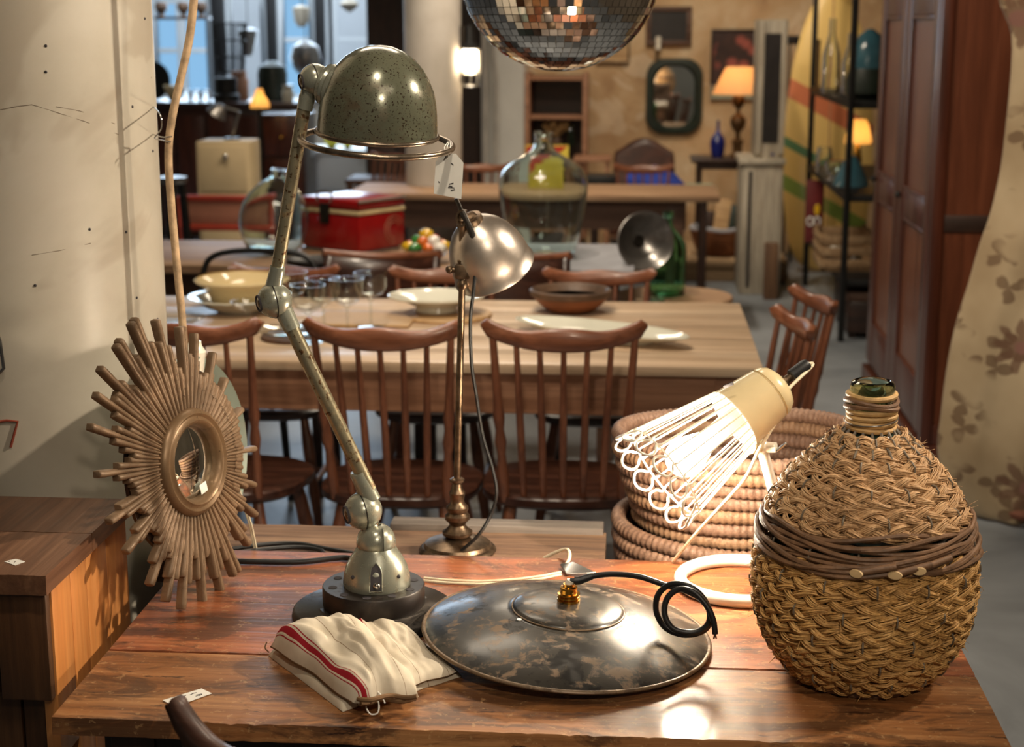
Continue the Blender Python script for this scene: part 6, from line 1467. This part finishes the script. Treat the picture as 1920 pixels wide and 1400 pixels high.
MB().box(-0.205, 0.205, -0.305, 0.305, 0.2, 0.25).build('lid', 'old_table_dark', tk, bevel=0.01)
for s_ in (-1, 1):
    for y in (-0.25, 0.25): MB().box(0.17*s_-0.02, 0.17*s_+0.02, y-0.02, y+0.02, 0, 0.03).build('foot', 'dark_wood_v', tk)

# ================================================================== left background
# caged wall light beside the slim column
cl = thing('caged_wall_light', 'lit caged wall lamp fixed to the slim concrete column', 'wall lamp', V((-0.975, 9.0, 1.34)))
lz = aty(870, 118, 9.0).z-1.34
MB().box(-0.014, 0.0, -0.03, 0.03, lz-0.10, lz+0.2).build('bracket', 'dark_metal', cl)
MB().lathe([(0.03, 0.07), (0.055, 0.075), (0.06, 0.085), (0.03, 0.11), (0.018, 0.2), (0, 0.21)], 24, Mx.Translation((0.035, 0, lz))).build('cap', 'black_iron', cl)
MB().lathe([(0.0, -0.05), (0.03, -0.045), (0.045, -0.02), (0.045, 0.06), (0.03, 0.072)], 24, Mx.Translation((0.035, 0, lz))).build('bulb', 'cage_bulb_glow', cl)
for k in range(8):
    a = 2*pi*k/8
    MB().tube([(0.035+0.056*cos(a), 0.056*sin(a), lz+0.075), (0.035+0.06*cos(a), 0.06*sin(a), lz-0.06), (0.035+0.05*cos(a), 0.05*sin(a), lz-0.125)], 0.003, 5).build('cage_wire', 'steel', cl)
for z in (-0.06, -0.125): MB().tube([(0.035+0.06*cos(a), 0.06*sin(a), lz+z) for a in [2*pi*k/24 for k in range(24)]], 0.003, 5, closed=True).build('cage_ring', 'steel', cl)
# long dark counter under the windows
CTY = 12.0
cz = aty(440, 192, CTY).z
x0, x1 = aty(270, 200, CTY).x, aty(560, 200, CTY).x
ct = thing('shop_counter', 'long dark wooden shop counter under the windows', 'counter', ((x0+x1)/2, CTY+0.3, 0))
MB().box(x0, x1, CTY, CTY+0.6, 0.04, cz-0.04).build('body', 'dark_seat', ct, world=True, bevel=0.006)
MB().box(x0-0.03, x1+0.03, CTY-0.03, CTY+0.63, cz-0.04, cz).build('top', 'dark_seat', ct, world=True, bevel=0.006)
for k in range(5):
    a = x0+(x1-x0)*k/5+0.02; b = x0+(x1-x0)*(k+1)/5-0.02
    MB().box(a, b, CTY-0.012, CTY, 0.12, cz-0.1).build('panel', 'armoire_frame', ct, world=True, bevel=0.004)
def ctop(px, dy=0.25): return V((aty(px, 190, CTY+dy).x, CTY+dy, cz))
def cthing(o, px, label, cat, dy=0.25, group=None): o.location = ctop(px, dy); return tag(o, label, cat, group)
bd = MB().lathe(shell([(0.0, 0.0), (0.12, 0.006), (0.15, 0.02)], 0.004), 40, Mx.Translation((0, 0, 0.15)) @ Mx.Rotation(R(82), 4, 'X')).build('black_plate', 'black_rubber'); cthing(bd, 287, 'round black plate standing upright on the shop counter', 'plate', 0.2)
cthing(MB().lathe(shell([(0.0, 0.002), (0.03, 0), (0.04, 0.01), (0.075, 0.10), (0.08, 0.12)], 0.004), 32).build('ochre_bowl', 'cream_china'), 327, 'ochre glazed bowl on the counter by the window', 'bowl', 0.1)
cthing(MB().lathe([(0.0, 0), (0.1, 0), (0.1, 0.05), (0.085, 0.06), (0.085, 0.18), (0, 0.18)], 28).build('dark_canister', 'black_iron'), 425, 'squat dark metal canister on the shop counter', 'canister', 0.15)
cthing(MB().lathe([(0.0, 0), (0.07, 0), (0.075, 0.15), (0.06, 0.17), (0.06, 0.22), (0, 0.22)], 28).build('wooden_drum', 'dining_apron'), 450, 'brown wooden drum behind the dark canister', 'drum', 0.45)
cthing(MB().lathe([(0.0, 0), (0.11, 0), (0.115, 0.2), (0.1, 0.26), (0.03, 0.3), (0.0, 0.3)], 28).build('dark_urn', 'dark_green'), 512, 'big dark rounded urn at the end of the counter', 'urn', 0.3)
cthing(MB().lathe([(0.0, 0), (0.04, 0), (0.05, 0.07), (0.035, 0.1), (0.045, 0.13), (0, 0.13)], 24).build('white_jug', 'white_china'), 540, 'small white jug beside the dark urn', 'jug', 0.1)
for k, px in enumerate((352, 370, 388)):
    cthing(MB().lathe([(0.0, 0), (0.032, 0), (0.034, 0.07), (0.02, 0.09), (0, 0.09)], 18).build('glass_pot', 'clear_glass'), px, 'little glass pot on the counter before the window', 'pot', 0.12, 'little glass pots on the counter')
gl2 = thing('bell_lamp', 'small bell shaped lamp glowing yellow on a stand before the counter', 'table lamp', V((aty(487, 200, 10.9).x, 10.9, 0)))
bz_ = aty(487, 202, 10.9).z
MB().lathe([(0.12, 0), (0.12, 0.02), (0.02, 0.04), (0.016, bz_+0.02)], 20).build('stand', 'dark_metal', gl2)
MB().lathe([(0.068, bz_), (0.06, bz_+0.045), (0.035, bz_+0.08), (0.022, bz_+0.13), (0.02, bz_+0.13), (0.033, bz_+0.08), (0.058, bz_+0.045), (0.066, bz_)], 28, closed=True).build('lamp_shade', 'lamp_silk', gl2)
MB().ball((0, 0, bz_+0.04), 0.018, 12, 8).build('bulb', 'cage_bulb_glow', gl2)
# hanging wire bird cage and pendants before the window
bc_ = aty(432, 90, 12.6)
wcg = thing('wire_basket', 'tall hanging wire basket in front of the window', 'basket', bc_)
for z, r in ((0.19, 0.13), (0.06, 0.12), (-0.07, 0.11), (-0.19, 0.10)): MB().tube([(r*cos(a), r*sin(a), z) for a in [2*pi*k/32 for k in range(32)]], 0.006, 5, closed=True).build('hoop', 'black_iron', wcg)
for k in range(20):
    a = 2*pi*k/20; MB().tube([(0.13*cos(a), 0.13*sin(a), 0.19), (0.10*cos(a), 0.10*sin(a), -0.19)], 0.005, 5).build('wire', 'black_iron', wcg)
MB().tube([(0, 0, 0.19), (0, 0, 3.2-bc_.z)], 0.004, 5).build('hook_wire', 'black_iron', wcg)
MB().tube([(-0.13, 0, 0.19), (0.13, 0, 0.19)], 0.005, 5).build('hook_bar', 'black_iron', wcg)
def pendant(px, py, Y, s, mat, label, prof):
    p = aty(px, py, Y); t = thing('pendant', label, 'pendant', p)
    MB().lathe([(r*s, z*s) for r, z in prof], 28).build('shade', mat, t)
    MB().tube([(0, 0, prof[-1][1]*s-0.01), (0, 0, 3.2-p.z)], 0.004, 5).build('wire', 'black_iron', t)
pendant(565, 28, 13.6, 1.0, 'grey_wood', 'pleated grey pendant shade before the window', [(0.03, -0.1), (0.06, -0.05), (0.075, 0.06), (0.02, 0.08), (0.0, 0.085)])
pendant(573, 108, 13.0, 1.0, 'pewter', 'rounded grey metal pendant lamp before the window', [(0.06, -0.13), (0.10, -0.08), (0.125, 0.0), (0.10, 0.09), (0.04, 0.13), (0.0, 0.135)])
pendant(655, 12, 13.0, 1.0, 'grey_wood', 'small leaf shaped pendant hanging near the slim column', [(0.0, -0.05), (0.05, -0.02), (0.08, 0.02), (0.04, 0.05), (0.0, 0.055)])
pendant(465, 75, 13.4, 1.0, 'pewter', 'tapered glass pendant beside the hanging wire basket', [(0.03, -0.13), (0.06, -0.04), (0.085, 0.08), (0.03, 0.1), (0.0, 0.1)])
# hanging board with three pots at the window
hb_ = aty(345, 34, 13.5)
hbt = thing('hanging_board', 'hanging board carrying a row of three pots at the window', 'shelf', hb_)
MB().box(-0.24, 0.22, -0.06, 0.06, -0.012, 0.012).build('board', 'dark_wood', hbt, bevel=0.003)
for x in (-0.23, 0.21): MB().tube([(x, 0, 0), (x, 0, 3.2-hb_.z)], 0.003, 5).build('wire', 'black_iron', hbt)
for k, x in enumerate((-0.19, 0.0, 0.15)):
    o = MB().lathe([(0.0, 0), (0.035, 0), (0.02, 0.02), (0.05, 0.06), (0.055, 0.09), (0.04, 0.12), (0, 0.12)], 24).build('stoneware_pot', 'brown_bowl'); o.location = hb_+V((x, 0, 0.012)); tag(o, 'rounded brown stoneware pot on the hanging board', 'pot', 'pots on the hanging board')
# cream cabinet, red frame bench, sheet, wire stool, table lamp silhouettes
cbx = aty(422, 355, 9.0)
cr0 = thing('cream_cabinet', 'square cream metal cabinet with a small round knob', 'cabinet', V((cbx.x, 9.1, 0)))
MB().box(-0.155, 0.155, -0.12, 0.14, 0.12, 0.985).build('body', 'cream_box', cr0, bevel=0.012)
MB().box(-0.135, 0.135, -0.128, -0.118, 0.70, 0.96).build('drawer', 'cream_box', cr0, bevel=0.006)
MB().box(-0.135, 0.135, -0.128, -0.118, 0.16, 0.68).build('door', 'cream_box', cr0, bevel=0.006)
MB().ball((0.02, -0.14, 0.90), 0.018, 14, 10).build('knob', 'chrome', cr0)
for s_ in (-1, 1):
    for y in (-0.09, 0.11): MB().box(0.13*s_-0.012, 0.13*s_+0.012, y-0.012, y+0.012, 0, 0.12).build('leg', 'steel', cr0)
rl = thing('desk_lamp', 'old clamp desk lamp with an angled arm on the cream cabinet', 'desk lamp', V((cbx.x+0.02, 9.12, 0.985)))
MB().lathe([(0.05, 0), (0.045, 0.012), (0, 0.015)], 24).build('base', 'dark_metal', rl)
MB().tube([(0, 0, 0.01), (0.05, 0, 0.16)], 0.007, 8).build('arm', 'steel', rl)
MB().tube([(0.05, 0, 0.16), (-0.05, 0, 0.19)], 0.007, 8).build('arm', 'steel', rl)
MB().lathe(shell([(0.015, 0.07), (0.03, 0.06), (0.06, 0.0)], 0.003), 24, Mx.Translation((-0.06, 0, 0.18)) @ Mx.Rotation(R(35), 4, 'Y') @ Mx.Translation((0, 0, -0.05))).build('shade', 'pewter', rl)
rbx = aty(410, 400, 8.3)
rb = thing('red_bench', 'low bench with a red painted frame and salmon cushion', 'bench', V((rbx.x, 8.3, 0)))
w2 = 0.30
for x in (-w2*0.65, w2): MB().tube([(x, 0.0, 0), (x-0.03, 0, 0.745)], 0.02, 8).build('post', 'red_orange', rb)
MB().box(-w2*0.65, w2, -0.02, 0.02, 0.72, 0.75).build('rail', 'red_orange', rb, bevel=0.004)
MB().box(-w2*0.65, w2, -0.025, 0.02, 0.565, 0.595).build('rail', 'red_orange', rb, bevel=0.004)
MB().box(-w2*0.62, w2*0.97, -0.012, 0.012, 0.595, 0.72).build('back_cushion', 'salmon', rb, bevel=0.006)
MB().box(-w2*0.65, w2, -0.5, -0.026, 0.24, 0.47).build('seat', 'grey_cloth', rb, bevel=0.02)
for x in (-w2*0.6, w2*0.9): MB().box(x-0.015, x+0.015, -0.48, -0.45, 0, 0.24).build('leg', 'dark_metal', rb)
ws = thing('wire_stool', 'tall dark metal stool with wire legs behind the hanging cord', 'stool', V((aty(326, 470, 7.4).x, 7.4, 0)))
MB().lathe([(0.0, 0.90), (0.07, 0.90), (0.075, 0.91), (0.075, 0.93), (0, 0.93)], 24).build('seat', 'pewter', ws)
for k in range(6):
    a = 2*pi*k/6; MB().tube([(0.06*cos(a), 0.06*sin(a), 0.90), (0.12*cos(a), 0.12*sin(a), 0)], 0.012, 8).build('leg', 'dark_metal', ws)
for z, r in ((0.28, 0.102), (0.6, 0.082)): MB().tube([(r*cos(a), r*sin(a), z) for a in [2*pi*k/24 for k in range(24)]], 0.007, 6, closed=True).build('ring', 'dark_metal', ws)
# pale plinth and yellow toys behind the dome
pp_ = aty(625, 300, 12.6)
pn = thing('white_plinth', 'broad pale grey plinth behind the red cooler', 'plinth', V((pp_.x, 13.15, 0)))
pzt = aty(625, 286, 12.6).z
MB().box(-0.33, 0.33, -0.3, 0.3, 0.0, pzt-0.04).build('block', 'white_paint', pn, bevel=0.01)
MB().box(-0.36, 0.36, -0.33, 0.33, pzt-0.04, pzt).build('slab', 'white_paint', pn, bevel=0.006)
for px, s_, lbn in ((622, 0.06, 'round yellow plastic ball on the pale plinth'), (652, 0.045, 'smaller yellow plastic ball on the pale plinth')):
    t_ = thing('yellow_ball', lbn, 'ball', V((aty(px, 286, 13.0).x, 13.0, pzt))); MB().ball((0, 0, s_+0.012), s_, 18, 12).build('ball', 'yellow_plastic', t_); MB().lathe([(s_*0.6, 0), (s_*0.5, 0.02), (0, 0.022)], 18).build('ring_stand', 'dark_metal', t_)
ft_ = thing('far_table', 'low dark wooden table by the slim column', 'table', V((aty(735, 350, 10.5).x, 10.5, 0)))
MB().box(-0.28, 0.28, -0.2, 0.2, 0.62, 0.65).build('top', 'old_table_dark', ft_, bevel=0.004)
for s_ in (-1, 1):
    for y in (-0.17, 0.17): MB().box(0.25*s_-0.02, 0.25*s_+0.02, y-0.02, y+0.02, 0, 0.62).build('leg', 'old_table_dark', ft_)
bkc = thing('black_cupboard', 'tall black cupboard behind the slim concrete column', 'cupboard', V((aty(745, 280, 11.0).x, 11.2, 0)))
MB().box(-0.22, 0.22, -0.2, 0.2, 0.0, 1.15).build('body', 'black_rubber', bkc, bevel=0.008)
for s_ in (-1, 1): MB().box(0.11*s_-0.095, 0.11*s_+0.095, -0.212, -0.2, 0.08, 1.08).build('door', 'dark_wood_v', bkc, bevel=0.004)
# dark sideboard between windows and column
dsb = thing('brown_dresser', 'dark brown dresser crowded into the corner left of the plinth', 'dresser', V((aty(535, 260, 11.3).x, 11.4, 0)))
MB().box(-0.16, 0.16, -0.2, 0.2, 0.05, 1.02).build('body', 'dark_seat', dsb, bevel=0.008)
for z in (0.15, 0.44, 0.73):
    d_ = MB().box(-0.14, 0.14, -0.212, -0.2, z, z+0.26).build('drawer', 'armoire_frame', dsb, bevel=0.004)
    MB().ball((0, -0.225, z+0.13), 0.014, 10, 8).build('knob', 'brass', d_)
MB().box(-0.15, 0.15, -0.18, 0.18, 0.0, 0.05).build('plinth', 'dark_wood', dsb)

# ================================================================== mirror ball
BL = aty(1050, -60, 3.10); RBALL = 0.190
mb_ = thing('mirror_ball', 'big silver mirror ball hanging over the dining table', 'mirror ball', BL)
MB().ball((0, 0, 0), RBALL-0.003, 48, 32).build('core', 'ball_core', mb_)
MB().tube([(0, 0, RBALL-0.01), (0, 0, 3.2-BL.z)], 0.006, 8).build('hanging_rod', 'steel', mb_)
MB().lathe([(0.035, RBALL-0.012), (0.035, RBALL+0.01), (0.012, RBALL+0.02)], 24).build('cap', 'chrome', mb_)
TS = 0.0150; rows = round(pi*RBALL/TS); tiles = []; rnd = random.Random(2)
for j in range(rows):
    lat = -pi/2+pi*(j+0.5)/rows; n = max(3, round(2*pi*RBALL*cos(lat)/TS))
    for k in range(n):
        lon = 2*pi*(k+0.5*(j % 2)*0)/n; d = V((cos(lat)*cos(lon), cos(lat)*sin(lon), sin(lat))); tiles.append((d, lat, lon))
toc = (V((0, 0, CAM_H))-BL).normalized()
def vis(t): 
    d = t[0]; p = BL+d*RBALL; q = p-V((0, 0, CAM_H)); zc_ = q.dot(c_f); yy = 700-F_PX*q.dot(c_u)/zc_
    return (d.dot(toc)) if yy > -5 else -1
tiles.sort(key=vis, reverse=True)
def tile_mat(t):
    d, lat, lon = t; e = V((-sin(lon), cos(lon), 0)); nn = d.cross(e)
    dd = (d+V((rnd.uniform(-1, 1), rnd.uniform(-1, 1), rnd.uniform(-1, 1)))*0.018).normalized(); e = (e-dd*e.dot(dd)).normalized(); nn = dd.cross(e)
    M = Mx((e, nn, dd)).transposed().to_4x4(); M.translation = d*RBALL; return M
tile0 = None; rest = MB(); h = TS*0.46
for i, t in enumerate(tiles):
    M = tile_mat(t)
    if i < 300:
        if tile0 is None:
            tile0 = MB().box(-h, h, -h, h, -0.0025, 0.0008).build('mirror_tile', 'mirror_tile', mb_, smooth=False); o = tile0
        else: o = bpy.data.objects.new('mirror_tile', tile0.data); COL.objects.link(o); o.parent = mb_
        o.matrix_local = M
    else: rest.box(-h, h, -h, h, -0.0025, 0.0008, M)
o = rest.build('mirror_tiles_rest', 'mirror_tile', mb_, smooth=False); o['kind'] = 'stuff'

# ================================================================== chair in front of the work table
fc_ = make_chair('dark_chair', 'dark bentwood chair back poking up in front of the work table', 'front_chair', 'dark_seat', 'front_chair', 5)
f1, f2 = atz(286, 1306, 0.90), atz(580, 1400, 0.90); fm = (f1+(f2-f1).normalized()*0.19); rz_ = math.atan2(f2.y-f1.y, f2.x-f1.x)
place(fc_, (fm.x-0.26*sin(rz_)*1.0, fm.y+0.26*cos(rz_), 0), rz_, None, None, (1, 1, 0.965))
